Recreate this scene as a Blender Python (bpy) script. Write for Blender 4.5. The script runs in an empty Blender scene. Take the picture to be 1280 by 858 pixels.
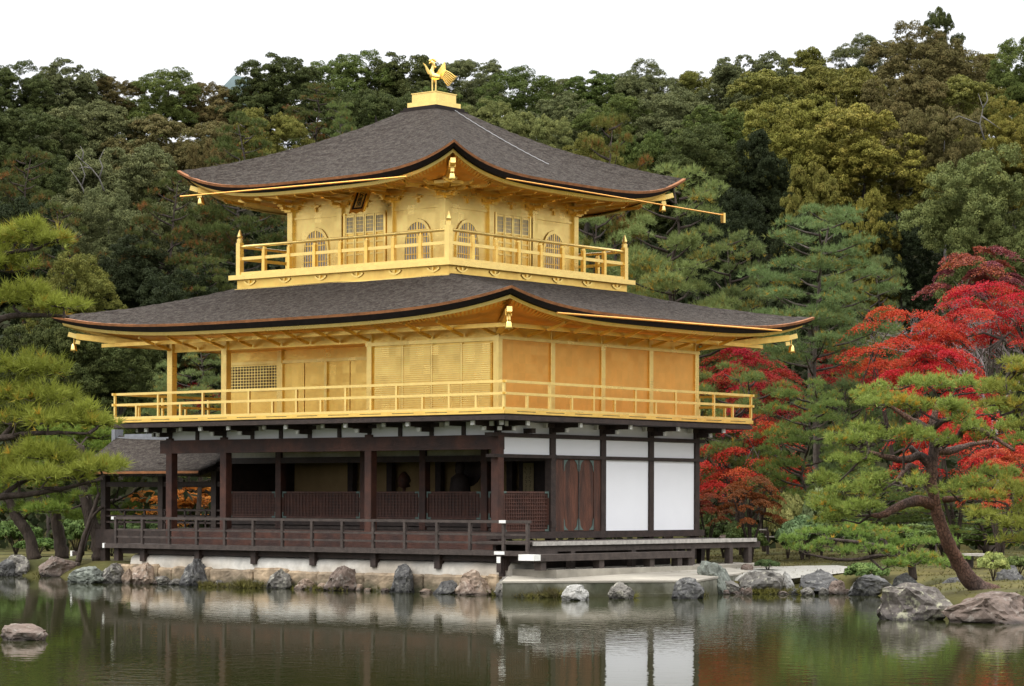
import bpy, math, random
import numpy as np
from mathutils import Vector, noise

# ---------------------------------------------------------------- camera, world, sun, exposure
C = bpy.context.scene.collection
scn = bpy.context.scene
F_PX, AZ, YH, ROLL, CX, CY = 3215.5, 39.13, 625.3, 0.1625, 40.60, -49.33
H0 = 2.30                                   # eye height above the pond
R = math.radians
cam = bpy.data.cameras.new('camera'); co = bpy.data.objects.new('camera', cam); C.objects.link(co)
co.location = (CX, CY, H0)
co.rotation_mode = 'XYZ'
from mathutils import Matrix
co.matrix_world = Matrix.Translation((CX, CY, H0)) @ Matrix.Rotation(R(AZ), 4, 'Z') @ Matrix.Rotation(R(90), 4, 'X') @ Matrix.Rotation(R(ROLL), 4, 'Z')
cam.sensor_width = 36.0; cam.lens = F_PX / 1280 * 36
cam.shift_y = (YH - 429.0) / 1280
cam.clip_start = 0.5; cam.clip_end = 3000
scn.camera = co

SUN_AZ, SUN_EL = R(215), R(50)              # compass bearing of the hazy sun and its height
w = bpy.data.worlds.new('World'); scn.world = w; w.use_nodes = True
nt = w.node_tree; nt.nodes.clear()
def N(tree, t, **kw):
    n = tree.nodes.new(t)
    for k, v in kw.items(): setattr(n, k, v)
    return n
sky = N(nt, 'ShaderNodeTexSky', sky_type='NISHITA', sun_disc=False, sun_elevation=SUN_EL, sun_rotation=SUN_AZ)
b1 = N(nt, 'ShaderNodeBackground'); b1.inputs['Strength'].default_value = 0.08
tc = N(nt, 'ShaderNodeTexCoord'); sx = N(nt, 'ShaderNodeSeparateXYZ'); cr = N(nt, 'ShaderNodeValToRGB')
cr.color_ramp.elements[0].position = 0.0; cr.color_ramp.elements[0].color = (0.745, 0.755, 0.775, 1)
e_ = cr.color_ramp.elements.new(0.22); e_.color = (0.86, 0.87, 0.89, 1)
cr.color_ramp.elements[-1].position = 0.9; cr.color_ramp.elements[-1].color = (2.75, 2.76, 2.82, 1)
b2 = N(nt, 'ShaderNodeBackground'); b2.inputs['Strength'].default_value = 1.08
mx = N(nt, 'ShaderNodeMixShader'); mx.inputs[0].default_value = 0.93
ow = N(nt, 'ShaderNodeOutputWorld')
L = nt.links.new
L(sky.outputs[0], b1.inputs[0]); L(tc.outputs['Generated'], sx.inputs[0]); L(sx.outputs['Z'], cr.inputs[0])
L(cr.outputs[0], b2.inputs[0]); L(b1.outputs[0], mx.inputs[1]); L(b2.outputs[0], mx.inputs[2]); L(mx.outputs[0], ow.inputs[0])
sl = bpy.data.lights.new('sun', 'SUN'); sl.energy = 1.3; sl.angle = R(18); sl.color = (1.0, 0.96, 0.9)
so = bpy.data.objects.new('sun', sl); C.objects.link(so)
sd = Vector((math.sin(SUN_AZ) * math.cos(SUN_EL), math.cos(SUN_AZ) * math.cos(SUN_EL), math.sin(SUN_EL)))
so.rotation_euler = (-sd).to_track_quat('-Z', 'Y').to_euler(); so.location = (0, 0, 60)
scn.view_settings.view_transform = 'Standard'; scn.view_settings.look = 'None'
scn.view_settings.exposure = 0.45; scn.view_settings.gamma = 1.0
scn.render.engine = 'CYCLES'
scn.cycles.max_bounces = 6; scn.cycles.diffuse_bounces = 3; scn.cycles.glossy_bounces = 3
scn.cycles.transparent_max_bounces = 4; scn.cycles.caustics_reflective = False; scn.cycles.use_denoising = True

# ---------------------------------------------------------------- photo geometry -> real places
_a = R(AZ); AX = np.array([-math.sin(_a), math.cos(_a)]); RT = np.array([math.cos(_a), math.sin(_a)])
def at(px, py, D):
    """the point D metres into the view at photo pixel (px, py)"""
    s = math.sin(R(ROLL)); U, V = px - 640, YH - py
    v = V - U * s; u = U + v * s
    P = np.array([CX, CY]) + D * AX + D * u / F_PX * RT
    return np.array([P[0], P[1], H0 + D * v / F_PX])
def RD(x, y): d = np.array([x - CX, y - CY]); return d @ RT, d @ AX
def XY(r, d): p = np.array([CX, CY]) + r * RT + d * AX; return p[0], p[1]
def on_water(px, py):
    D = H0 * F_PX / (py - YH + (px - 640) * math.sin(R(ROLL)) * 1.0)
    return at(px, py, D), D

# ---------------------------------------------------------------- object helpers
ORG = {}
def link(o, parent):
    C.objects.link(o)
    if parent is not None:
        o.parent = parent; ORG[o.name] = ORG.get(parent.name, np.zeros(3))
    return o
def tag(o, label=None, cat=None, group=None, kind=None):
    if label: o['label'] = label
    if cat: o['category'] = cat
    if group: o['group'] = group
    if kind: o['kind'] = kind
    return o
def empty(name, loc, rz=0.0):
    o = bpy.data.objects.new(name, None); C.objects.link(o); o.location = loc; o.rotation_euler = (0, 0, rz)
    o.empty_display_size = 0.3
    ORG[o.name] = np.array(loc, float) if rz == 0 else np.zeros(3)
    return o
def mesh_np(name, V, Fl, mat, parent=None, smooth=False, attr=None, counts=None):
    """V (n,3); Fl flat loop indices with constant or given face sizes"""
    V = np.asarray(V, np.float32); org = ORG.get(parent.name, np.zeros(3)) if parent is not None else np.zeros(3)
    V = V - org.astype(np.float32)
    me = bpy.data.meshes.new(name)
    me.vertices.add(len(V)); me.vertices.foreach_set('co', V.ravel())
    Fl = np.asarray(Fl, np.int32)
    if counts is None: k = Fl.shape[1]; counts = np.full(len(Fl), k, np.int32); Fl = Fl.ravel()
    me.loops.add(len(Fl)); me.loops.foreach_set('vertex_index', Fl)
    st = np.concatenate([[0], np.cumsum(counts)[:-1]]).astype(np.int32)
    me.polygons.add(len(counts)); me.polygons.foreach_set('loop_start', st); me.polygons.foreach_set('loop_total', np.asarray(counts, np.int32))
    me.polygons.foreach_set('use_smooth', np.full(len(counts), bool(smooth)))
    if attr is not None:
        a = me.attributes.new('v', 'FLOAT', 'POINT'); a.data.foreach_set('value', np.asarray(attr, np.float32))
    me.update(calc_edges=True); me.materials.append(mat)
    o = bpy.data.objects.new(name, me); link(o, parent)
    return o
class MB:
    def __init__(s): s.v = []; s.f = []
    def add(s, vs, fs):
        n = len(s.v); s.v += [tuple(map(float, p)) for p in vs]; s.f += [tuple(i + n for i in q) for q in fs]; return s
    def box(s, x0, x1, y0, y1, z0, z1):
        x0, x1 = min(x0, x1), max(x0, x1); y0, y1 = min(y0, y1), max(y0, y1); z0, z1 = min(z0, z1), max(z0, z1)
        return s.add([(x0,y0,z0),(x1,y0,z0),(x1,y1,z0),(x0,y1,z0),(x0,y0,z1),(x1,y0,z1),(x1,y1,z1),(x0,y1,z1)],
                     [(0,3,2,1),(4,5,6,7),(0,1,5,4),(1,2,6,5),(2,3,7,6),(3,0,4,7)])
    def bar(s, p, q, wd, ht, up=(0,0,1)):
        p = np.array(p, float); q = np.array(q, float); d = q - p; d /= np.linalg.norm(d); up = np.array(up, float)
        if abs(d @ up) > .98: up = np.array([1., 0, 0])
        x = np.cross(d, up); x /= np.linalg.norm(x); y = np.cross(x, d)
        x = x * wd / 2; y = y * ht / 2; vs = []
        for c in (p, q): vs += [c - x - y, c + x - y, c + x + y, c - x + y]
        return s.add(vs, [(0,3,2,1),(4,5,6,7),(0,1,5,4),(1,2,6,5),(2,3,7,6),(3,0,4,7)][::1])
    def tube(s, pts, rad, n=8, cap=True):
        pts = [np.array(p, float) for p in pts]
        if not hasattr(rad, '__len__'): rad = [rad] * len(pts)
        prev = None; rings = []
        for i, p in enumerate(pts):
            t = pts[min(i + 1, len(pts) - 1)] - pts[max(i - 1, 0)]; t = t / (np.linalg.norm(t) + 1e-9)
            if prev is None:
                a = np.array([0, 0, 1.]) if abs(t[2]) < .9 else np.array([1., 0, 0]); x = np.cross(t, a)
            else: x = prev - t * (prev @ t)
            x /= np.linalg.norm(x) + 1e-9; prev = x; y = np.cross(t, x)
            rings.append([p + rad[i] * (math.cos(k * 2 * math.pi / n) * x + math.sin(k * 2 * math.pi / n) * y) for k in range(n)])
        vs = [v for r in rings for v in r]; fs = []
        for i in range(len(rings) - 1):
            for k in range(n): fs.append((i*n + k, i*n + (k+1) % n, (i+1)*n + (k+1) % n, (i+1)*n + k))
        if cap: fs.append(tuple(range(n))[::-1]); fs.append(tuple((len(rings)-1)*n + k for k in range(n)))
        return s.add(vs, fs)
    def lathe(s, c, prof, n=12, sx=1, sy=1):
        vs = []; fs = []
        for r, z in prof:
            for k in range(n): vs.append((c[0] + r*sx*math.cos(2*math.pi*k/n), c[1] + r*sy*math.sin(2*math.pi*k/n), c[2] + z))
        for i in range(len(prof) - 1):
            for k in range(n): fs.append((i*n + k, i*n + (k+1) % n, (i+1)*n + (k+1) % n, (i+1)*n + k))
        fs.append(tuple(range(n))[::-1]); fs.append(tuple((len(prof)-1)*n + k for k in range(n)))
        return s.add(vs, fs)
    def slab(s, poly, off):
        """extrude a planar polygon (list of 3d points) by vector off"""
        n = len(poly); a = [np.array(p, float) for p in poly]; b = [p + np.array(off, float) for p in a]
        fs = [tuple(range(n))[::-1], tuple(range(n, 2*n))] + [(i, (i+1) % n, n + (i+1) % n, n + i) for i in range(n)]
        return s.add(a + b, fs)
    def build(s, name, mat, parent=None, smooth=False, bevel=0):
        fl = [i for f in s.f for i in f]
        o = mesh_np(name, s.v, fl, mat, parent, smooth, counts=[len(f) for f in s.f])
        if bevel:
            m = o.modifiers.new('b', 'BEVEL'); m.width = bevel; m.segments = 1; m.limit_method = 'ANGLE'
        return o

# ---------------------------------------------------------------- materials
MATS = {}
def material(name, col, rough=.7, metal=0., spec=.4, noise_amt=.25, nscale=6., stretch=(1,1,1), bump=.0, bscale=30., col2=None, obj_col=False, attr_col=None, attr_amt=.0, trans=0., obj_space=True):
    m = bpy.data.materials.new(name); m.use_nodes = True; t = m.node_tree; L = t.links.new
    bs = t.nodes['Principled BSDF']; bs.inputs['Roughness'].default_value = rough; bs.inputs['Metallic'].default_value = metal
    bs.inputs['Specular IOR Level'].default_value = spec
    tcn = N(t, 'ShaderNodeTexCoord'); mp = N(t, 'ShaderNodeMapping'); mp.inputs['Scale'].default_value = stretch
    geo = N(t, 'ShaderNodeNewGeometry')
    L((tcn.outputs['Object'] if obj_space else geo.outputs['Position']), mp.inputs[0])
    ns = N(t, 'ShaderNodeTexNoise'); ns.inputs['Scale'].default_value = nscale; ns.inputs['Detail'].default_value = 5; ns.inputs['Roughness'].default_value = .65
    L(mp.outputs[0], ns.inputs['Vector'])
    if obj_col:
        oi = N(t, 'ShaderNodeObjectInfo'); base = oi.outputs['Color']
    else:
        rgb = N(t, 'ShaderNodeRGB'); rgb.outputs[0].default_value = (*col, 1); base = rgb.outputs[0]
    if attr_col:
        at_ = N(t, 'ShaderNodeAttribute', attribute_name='v')
        rp = N(t, 'ShaderNodeMapRange'); rp.inputs[1].default_value = attr_amt[0]; rp.inputs[2].default_value = attr_amt[1]
        L(at_.outputs['Fac'], rp.inputs[0]); mm = N(t, 'ShaderNodeMix', data_type='RGBA')
        L(rp.outputs[0], mm.inputs[0]); L(base, mm.inputs[6])
        if attr_col == 'mul': 
            hs = N(t, 'ShaderNodeHueSaturation'); hs.inputs['Hue'].default_value = .475; hs.inputs['Value'].default_value = 1.7; hs.inputs['Saturation'].default_value = 1.0; L(base, hs.inputs['Color']); L(hs.outputs[0], mm.inputs[7])
        else: mm.inputs[7].default_value = (*attr_col, 1)
        base = mm.outputs[2]
    mr = N(t, 'ShaderNodeMapRange'); mr.inputs[1].default_value = .3; mr.inputs[2].default_value = .7
    mr.inputs[3].default_value = 1 - noise_amt; mr.inputs[4].default_value = 1 + noise_amt
    L(ns.outputs['Fac'], mr.inputs[0])
    if col2 is not None:
        m2 = N(t, 'ShaderNodeMix', data_type='RGBA'); mr2 = N(t, 'ShaderNodeMapRange'); mr2.inputs[1].default_value = .42; mr2.inputs[2].default_value = .62
        n2 = N(t, 'ShaderNodeTexNoise'); n2.inputs['Scale'].default_value = nscale * .35; n2.inputs['Detail'].default_value = 6; L(mp.outputs[0], n2.inputs['Vector'])
        L(n2.outputs['Fac'], mr2.inputs[0]); L(mr2.outputs[0], m2.inputs[0]); L(base, m2.inputs[6]); m2.inputs[7].default_value = (*col2, 1); base = m2.outputs[2]
    vm = N(t, 'ShaderNodeVectorMath', operation='SCALE'); L(base, vm.inputs[0]); L(mr.outputs[0], vm.inputs['Scale'])
    L(vm.outputs[0], bs.inputs['Base Color'])
    if bump:
        bn = N(t, 'ShaderNodeTexNoise'); bn.inputs['Scale'].default_value = bscale; bn.inputs['Detail'].default_value = 6; L(mp.outputs[0], bn.inputs['Vector'])
        bp = N(t, 'ShaderNodeBump'); bp.inputs['Strength'].default_value = bump; bp.inputs['Distance'].default_value = .05
        L(bn.outputs['Fac'], bp.inputs['Height']); L(bp.outputs[0], bs.inputs['Normal'])
    if trans:
        tr = N(t, 'ShaderNodeBsdfTranslucent'); L(vm.outputs[0], tr.inputs[0]); ms = N(t, 'ShaderNodeMixShader'); ms.inputs[0].default_value = trans
        out = t.nodes['Material Output']; L(bs.outputs[0], ms.inputs[1]); L(tr.outputs[0], ms.inputs[2]); L(ms.outputs[0], out.inputs[0])
    MATS[name] = m
    return m

gold = material('gold_leaf', (1.0, .645, .165), .36, .78, .5, .10, 3., bump=.12, bscale=14)
gold_pale = material('gold_leaf_trim', (1.0, .71, .235), .34, .74, .5, .08, 5., bump=.06, bscale=20)
gold_shade = material('gold_leaf_shaded', (.93, .465, .105), .42, .75, .5, .07, 2.5, bump=.06, bscale=40)  # gold leaf with the deep orange shade under the eaves put into its colour
gold_bright = material('gilded_metal', (1., .70, .22), .28, 1., .5, .05, 5.)
def gold_sheets(m, size=.24, amt=.045):
    # gold leaf is laid in square sheets: each sheet differs a little in tone and polish
    t = m.node_tree; L = t.links.new; bs = t.nodes['Principled BSDF']; src = bs.inputs['Base Color'].links[0].from_socket
    tc = N(t, 'ShaderNodeTexCoord'); sn = N(t, 'ShaderNodeVectorMath', operation='SNAP'); sn.inputs[1].default_value = (size, size, size)
    of = N(t, 'ShaderNodeVectorMath', operation='ADD'); of.inputs[1].default_value = (.137, .083, .051); L(tc.outputs['Object'], of.inputs[0]); L(of.outputs[0], sn.inputs[0])
    wn = N(t, 'ShaderNodeTexWhiteNoise'); L(sn.outputs[0], wn.inputs['Vector'])
    a = N(t, 'ShaderNodeMapRange'); a.inputs[3].default_value = 1 - amt; a.inputs[4].default_value = 1 + amt * .6; L(wn.outputs['Value'], a.inputs[0])
    vm = N(t, 'ShaderNodeVectorMath', operation='SCALE'); L(src, vm.inputs[0]); L(a.outputs[0], vm.inputs['Scale']); L(vm.outputs[0], bs.inputs['Base Color'])
    r0 = bs.inputs['Roughness'].default_value; b = N(t, 'ShaderNodeMapRange'); b.inputs[3].default_value = r0 - .10; b.inputs[4].default_value = r0 + .06; L(wn.outputs['Color'], b.inputs[0]); L(b.outputs[0], bs.inputs['Roughness'])
for m_ in (gold, gold_pale, gold_shade): gold_sheets(m_)
pale_tip = material('white_painted_tip', (.78, .77, .72), .6, 0, .3, .1, 8.)
bark_roof = material('cypress_bark_thatch', (.068, .057, .047), .92, 0, .12, .7, 15., (1,1,2.6), 1.0, 40., col2=(.040, .031, .025), obj_space=True)
copper = material('copper_bark_edge', (.25, .10, .035), .7, 0, .3, .35, 4., bump=.4, bscale=30)
black_edge = material('dark_bark_edge', (.022, .016, .014), .85, 0, .2, .3, 8.)
wood_dark = material('dark_weathered_wood', (.034, .021, .016), .65, 0, .4, .45, 5., (1,1,1), .3, 30)
wood_red = material('red_brown_wood', (.068, .024, .0135), .6, 0, .4, .4, 4., (1,1,1), .3, 30, col2=(.033, .014, .010))
wood_door = material('worn_door_wood', (.105, .038, .02), .6, 0, .4, .5, 3., (3,3,.5), .3, 20, col2=(.045, .02, .013))
wood_grey = material('grey_weathered_wood', (.060, .046, .039), .75, 0, .3, .4, 5., (1,1,1), .3, 30)
wood_pale = material('silvered_plank_edge', (.40, .37, .33), .75, 0, .3, .3, 8.)
plaster = material('white_plaster', (.86, .86, .87), .85, 0, .2, .03, .6)
plaster_old = material('stained_white_plaster', (.60, .575, .52), .9, 0, .2, .3, 1.6, col2=(.46, .41, .34), bump=.2, bscale=8)
ochre = material('ochre_interior_wall', (.36, .245, .115), .8, 0, .2, .2, 1.)
lattice_wood = material('lattice_wood', (.078, .031, .020), .6, 0, .4, .35, 5., bump=.2, bscale=30)
verdigris = material('verdigris_fitting', (.11, .155, .135), .6, .3, .4, .2, 20.)
paper = material('window_paper', (.55, .53, .55), .9, 0, .2, .05, 5.)
ink = material('ink_black', (.008, .008, .008), .6, 0, .3, .1, 5.)
scroll_m = material('scroll_silk', (.45, .36, .2), .8, 0, .2, .1, 5.)
tan_stone = material('tan_cut_stone', (.34, .255, .165), .85, 0, .3, .55, 2.2, col2=(.20, .155, .105), bump=.7, bscale=7)
slab_stone = material('pale_landing_stone', (.36, .33, .27), .85, 0, .3, .25, 1.3, col2=(.27, .245, .20), bump=.25, bscale=9)
slab_side = material('mossy_landing_side', (.23, .22, .175), .9, 0, .3, .4, 3., (1,1,.6), .5, 9, col2=(.07, .075, .05))
tile_grey = material('grey_ridge_tile', (.19, .195, .21), .6, 0, .4, .2, 8.)
cable_m = material('pale_metal_cable', (.33, .33, .33), .5, .3, .4, .3, 30.)
def wet_foot(m, lo=.02, hi=.30, dark=.42):
    t = m.node_tree; L = t.links.new; bs = t.nodes['Principled BSDF']; src = bs.inputs['Base Color'].links[0].from_socket
    g = N(t, 'ShaderNodeNewGeometry'); sz = N(t, 'ShaderNodeSeparateXYZ'); L(g.outputs['Position'], sz.inputs[0]); n = N(t, 'ShaderNodeTexNoise'); n.inputs['Scale'].default_value = 3.5; n.inputs['Detail'].default_value = 6; L(g.outputs['Position'], n.inputs['Vector'])
    ad = N(t, 'ShaderNodeMath', operation='MULTIPLY_ADD'); L(n.outputs['Fac'], ad.inputs[0]); ad.inputs[1].default_value = -.45; L(sz.outputs['Z'], ad.inputs[2])
    r = N(t, 'ShaderNodeMapRange'); r.inputs[1].default_value = lo - .22; r.inputs[2].default_value = hi - .22; L(ad.outputs[0], r.inputs[0])
    mm = N(t, 'ShaderNodeMix', data_type='RGBA'); L(r.outputs[0], mm.inputs[0]); mm.inputs[6].default_value = (.060, .058, .030, 1); L(src, mm.inputs[7]); L(mm.outputs[2], bs.inputs['Base Color'])
wet_foot(tan_stone); wet_foot(slab_side, .0, .40)
def lichen_rock(name, c1, c2, spots):
    m = material(name, c1, .85, 0, .35, .45, 2.2, col2=c2, bump=.8, bscale=7.)
    t = m.node_tree; L = t.links.new; bs = t.nodes['Principled BSDF']; src = bs.inputs['Base Color'].links[0].from_socket
    n = N(t, 'ShaderNodeTexNoise'); n.inputs['Scale'].default_value = 5.5; n.inputs['Detail'].default_value = 8; n.inputs['Roughness'].default_value = .75
    tcn = N(t, 'ShaderNodeTexCoord'); L(tcn.outputs['Object'], n.inputs['Vector'])
    r = N(t, 'ShaderNodeMapRange'); r.inputs[1].default_value = .53; r.inputs[2].default_value = .60; L(n.outputs['Fac'], r.inputs[0])
    r.inputs[4].default_value = .85
    mm = N(t, 'ShaderNodeMix', data_type='RGBA'); L(r.outputs[0], mm.inputs[0]); L(src, mm.inputs[6]); mm.inputs[7].default_value = (*spots, 1)
    g = N(t, 'ShaderNodeNewGeometry'); sz = N(t, 'ShaderNodeSeparateXYZ'); L(g.outputs['Position'], sz.inputs[0])
    wet = N(t, 'ShaderNodeMapRange'); wet.inputs[1].default_value = .03; wet.inputs[2].default_value = .13; wet.inputs[3].default_value = .35; L(sz.outputs['Z'], wet.inputs[0])
    vm = N(t, 'ShaderNodeVectorMath', operation='SCALE'); L(mm.outputs[2], vm.inputs[0]); L(wet.outputs[0], vm.inputs['Scale']); L(vm.outputs[0], bs.inputs['Base Color'])
    return m
rock_m = {
 'grey': lichen_rock('grey_lichen_rock', (.155, .142, .122), (.095, .088, .078), (.33, .31, .25)),
 'dark': lichen_rock('dark_slate_rock', (.082, .079, .075), (.048, .047, .046), (.19, .185, .165)),
 'green': lichen_rock('green_grey_rock', (.155, .165, .14), (.10, .11, .09), (.27, .29, .24)),
 'tan': lichen_rock('tan_rock', (.30, .22, .155), (.18, .13, .10), (.38, .32, .26)),
 'brown': lichen_rock('brown_rock', (.16, .115, .09), (.10, .075, .06), (.22, .19, .16)),
 'white': lichen_rock('pale_rock', (.32, .31, .28), (.22, .21, .19), (.45, .44, .41)),
 'lichen': lichen_rock('yellow_lichen_rock', (.155, .135, .115), (.10, .085, .078), (.36, .35, .24)),
}
leaf_m = material('broad_leaves', (.1, .1, .03), .7, 0, .08, .18, .35, obj_col=True, attr_col='mul', attr_amt=(.2, 1.1), trans=.06)
pine_m = material('pine_needles', (.1, .1, .03), .6, 0, .1, .15, .8, obj_col=True, attr_col=(.40, .25, .03), attr_amt=(.70, 1.1), trans=.28)
hillpine_m = material('rusty_pine_needles', (.1, .1, .03), .6, 0, .1, .15, .8, obj_col=True, attr_col=(.24, .085, .025), attr_amt=(.55, 1.0), trans=.1)
maple_m = material('maple_leaves', (.1, .1, .03), .6, 0, .1, .2, .6, obj_col=True, attr_col=(.44, .12, .03), attr_amt=(.3, 1.3), trans=.3)
trunk_m = material('grey_bark', (.085, .07, .058), .9, 0, .2, .4, 3., (4,4,1), .6, 12)
palebark_m = material('pale_bark', (.15, .14, .125), .9, 0, .2, .3, 3., (4,4,1), .4, 12)
redbark_m = material('red_pine_bark', (.145, .072, .046), .85, 0, .25, .45, 2.2, (1,1,.8), .8, 9, col2=(.085, .06, .05))
darkbark_m = material('dark_pine_bark', (.060, .045, .036), .9, 0, .2, .45, 3., (3,3,1), .8, 10)
t_ = redbark_m.node_tree; bs_ = t_.nodes['Principled BSDF']; vo = N(t_, 'ShaderNodeTexVoronoi', feature='DISTANCE_TO_EDGE'); vo.inputs['Scale'].default_value = 15.
tc_ = N(t_, 'ShaderNodeTexCoord'); mp_ = N(t_, 'ShaderNodeMapping'); mp_.inputs['Scale'].default_value = (1.3, 1.3, .6); t_.links.new(tc_.outputs['Object'], mp_.inputs[0])
nd_ = N(t_, 'ShaderNodeTexNoise'); nd_.inputs['Scale'].default_value = 6.; nd_.inputs['Detail'].default_value = 5; t_.links.new(tc_.outputs['Object'], nd_.inputs['Vector']); va_ = N(t_, 'ShaderNodeVectorMath', operation='MULTIPLY_ADD'); t_.links.new(nd_.outputs['Color'], va_.inputs[0]); va_.inputs[1].default_value = (.16, .16, .16); t_.links.new(mp_.outputs[0], va_.inputs[2]); t_.links.new(va_.outputs[0], vo.inputs['Vector'])
mr_ = N(t_, 'ShaderNodeMapRange'); mr_.inputs[1].default_value = 0; mr_.inputs[2].default_value = .12; mr_.inputs[3].default_value = .62; mr_.inputs[4].default_value = 1.1; t_.links.new(vo.outputs['Distance'], mr_.inputs[0])
vm_ = N(t_, 'ShaderNodeVectorMath', operation='SCALE'); t_.links.new(bs_.inputs['Base Color'].links[0].from_socket, vm_.inputs[0]); t_.links.new(mr_.outputs[0], vm_.inputs['Scale']); t_.links.new(vm_.outputs[0], bs_.inputs['Base Color'])
bp_ = N(t_, 'ShaderNodeBump'); bp_.inputs['Strength'].default_value = .9; bp_.inputs['Distance'].default_value = .05; t_.links.new(mr_.outputs[0], bp_.inputs['Height']); t_.links.new(bp_.outputs[0], bs_.inputs['Normal'])
twig_m = material('bare_grey_twig', (.23, .19, .185), .9, 0, .2, .2, 3.)

# ---------------------------------------------------------------- setting: land, gravel, water, far hill
LAND = np.array([(-300,80),(-40,79),(-16,77),(-13.7,76.6),(-11.9,73.2),(-10.6,71.9),(.0,63.3),(-.1,62.4),(4.4,63.6),(5.1,63.6),(7.1,64.4),(8.9,63.6),(9.0,60),(8.4,55),(7.7,51.6),(8.5,50.5),(10,50.0),(14,49),(60,44),(400,44),(400,900),(-400,900),(-300,80)], float)
def land_sdf(r, d):
    P = np.stack([r, d], -1); ins = np.zeros(len(r), bool); dist = np.full(len(r), 1e9)
    for (ax, ay), (bx, by) in zip(LAND[:-1], LAND[1:]):
        c = ((ay > d) != (by > d)); 
        with np.errstate(divide='ignore', invalid='ignore'):
            xi = (bx - ax) * (d - ay) / (by - ay + 1e-12) + ax
        ins ^= c & (r < xi)
        ab = np.array([bx - ax, by - ay]); t = np.clip(((P - [ax, ay]) @ ab) / (ab @ ab), 0, 1)
        q = np.array([ax, ay]) + t[:, None] * ab; dist = np.minimum(dist, np.hypot(*(P - q).T))
    return np.where(ins, dist, -dist)
def hill_h(r, d):
    x = np.maximum(0, d - 92.0); up = np.where(x < 66, .36 * x, .36 * 66 - .05 * (x - 66)); up = np.maximum(up, 2.)*(x>8) + up*(x<=8)
    return up * (1 + .05 * np.sin(r * .13) ) * np.clip(x / 8, 0, 1)
def ground_h(r, d):
    r = np.atleast_1d(np.asarray(r, float)); d = np.atleast_1d(np.asarray(d, float))
    s = land_sdf(r, d)
    h = np.where(s < 0, np.maximum(-1.2, .05 + s * .8), .05 + .38 * np.clip(s / .9, 0, 1) + .04 * np.sin(r * 1.7) * np.sin(d * 1.3) * np.clip(s, 0, 1))
    m = np.clip(s / 6, 0, 1) * .25 * np.exp(-((r - 12) ** 2) / 40) * (d < 92)
    return h + m + hill_h(r, d)
def gz(x, y): r, d = RD(x, y); return float(ground_h(r, d)[0])
gr = np.concatenate([[-900, -500, -300, -200], np.arange(-140, -24, 3.), np.arange(-24, 24, .4), np.arange(24, 141, 3.), [200, 300, 500, 900]])
gd = np.concatenate([np.arange(42, 84, .4), np.arange(84, 240, 2.), [260, 300, 400, 600, 1200]])
GR, GD = np.meshgrid(gr, gd); hh = ground_h(GR.ravel(), GD.ravel())
gx = CX + GR.ravel() * RT[0] + GD.ravel() * AX[0]; gy = CY + GR.ravel() * RT[1] + GD.ravel() * AX[1]
nr, nd = len(gr), len(gd); ii = np.arange(nr * nd).reshape(nd, nr)
gf = np.stack([ii[:-1, :-1], ii[:-1, 1:], ii[1:, 1:], ii[1:, :-1]], -1).reshape(-1, 4)
ground_mat = material('moss_and_earth', (.085, .072, .022), .95, 0, .15, .45, .9, col2=(.055, .056, .017), bump=.5, bscale=6, obj_space=False)
gfl = (GD.ravel()[gf[:, 0]] > 95)
g = mesh_np('ground', np.stack([gx, gy, hh], -1), gf, ground_mat, smooth=True); tag(g, kind='structure')
g.data.materials.append(material('forest_floor', (.030, .030, .013), .95, 0, .1, .5, .5, bump=.6, bscale=3, obj_space=False)); g.data.polygons.foreach_set('material_index', gfl.astype(np.int32))

water_mat = bpy.data.materials.new('pond_water'); water_mat.use_nodes = True
t = water_mat.node_tree; bs = t.nodes['Principled BSDF']
bs.inputs['Base Color'].default_value = (.026, .029, .009, 1); bs.inputs['Roughness'].default_value = .02; bs.inputs['IOR'].default_value = 1.33; bs.inputs['Specular Tint'].default_value = (.87, .88, .70, 1)
geo = N(t, 'ShaderNodeNewGeometry'); n1 = N(t, 'ShaderNodeTexNoise'); n1.inputs['Scale'].default_value = 3.2; n1.inputs['Detail'].default_value = 3
n2 = N(t, 'ShaderNodeTexNoise'); n2.inputs['Scale'].default_value = .09; n2.inputs['Detail'].default_value = 2
t.links.new(geo.outputs['Position'], n1.inputs['Vector']); t.links.new(geo.outputs['Position'], n2.inputs['Vector'])
mrw = N(t, 'ShaderNodeMapRange'); mrw.inputs[1].default_value = .42; mrw.inputs[2].default_value = .6; mrw.inputs[3].default_value = .25; mrw.inputs[4].default_value = 1.0
t.links.new(n2.outputs['Fac'], mrw.inputs[0]); mu = N(t, 'ShaderNodeMath', operation='MULTIPLY'); t.links.new(n1.outputs['Fac'], mu.inputs[0]); t.links.new(mrw.outputs[0], mu.inputs[1])
bp = N(t, 'ShaderNodeBump'); bp.inputs['Strength'].default_value = .11; bp.inputs['Distance'].default_value = .05
t.links.new(mu.outputs[0], bp.inputs['Height']); t.links.new(bp.outputs[0], bs.inputs['Normal'])
q = [XY(-400, -200), XY(400, -200), XY(400, 95), XY(-400, 95)]
wt = mesh_np('pond_water', [(x, y, 0.) for x, y in q], [(0, 1, 2, 3)], water_mat); tag(wt, kind='structure')

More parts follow.
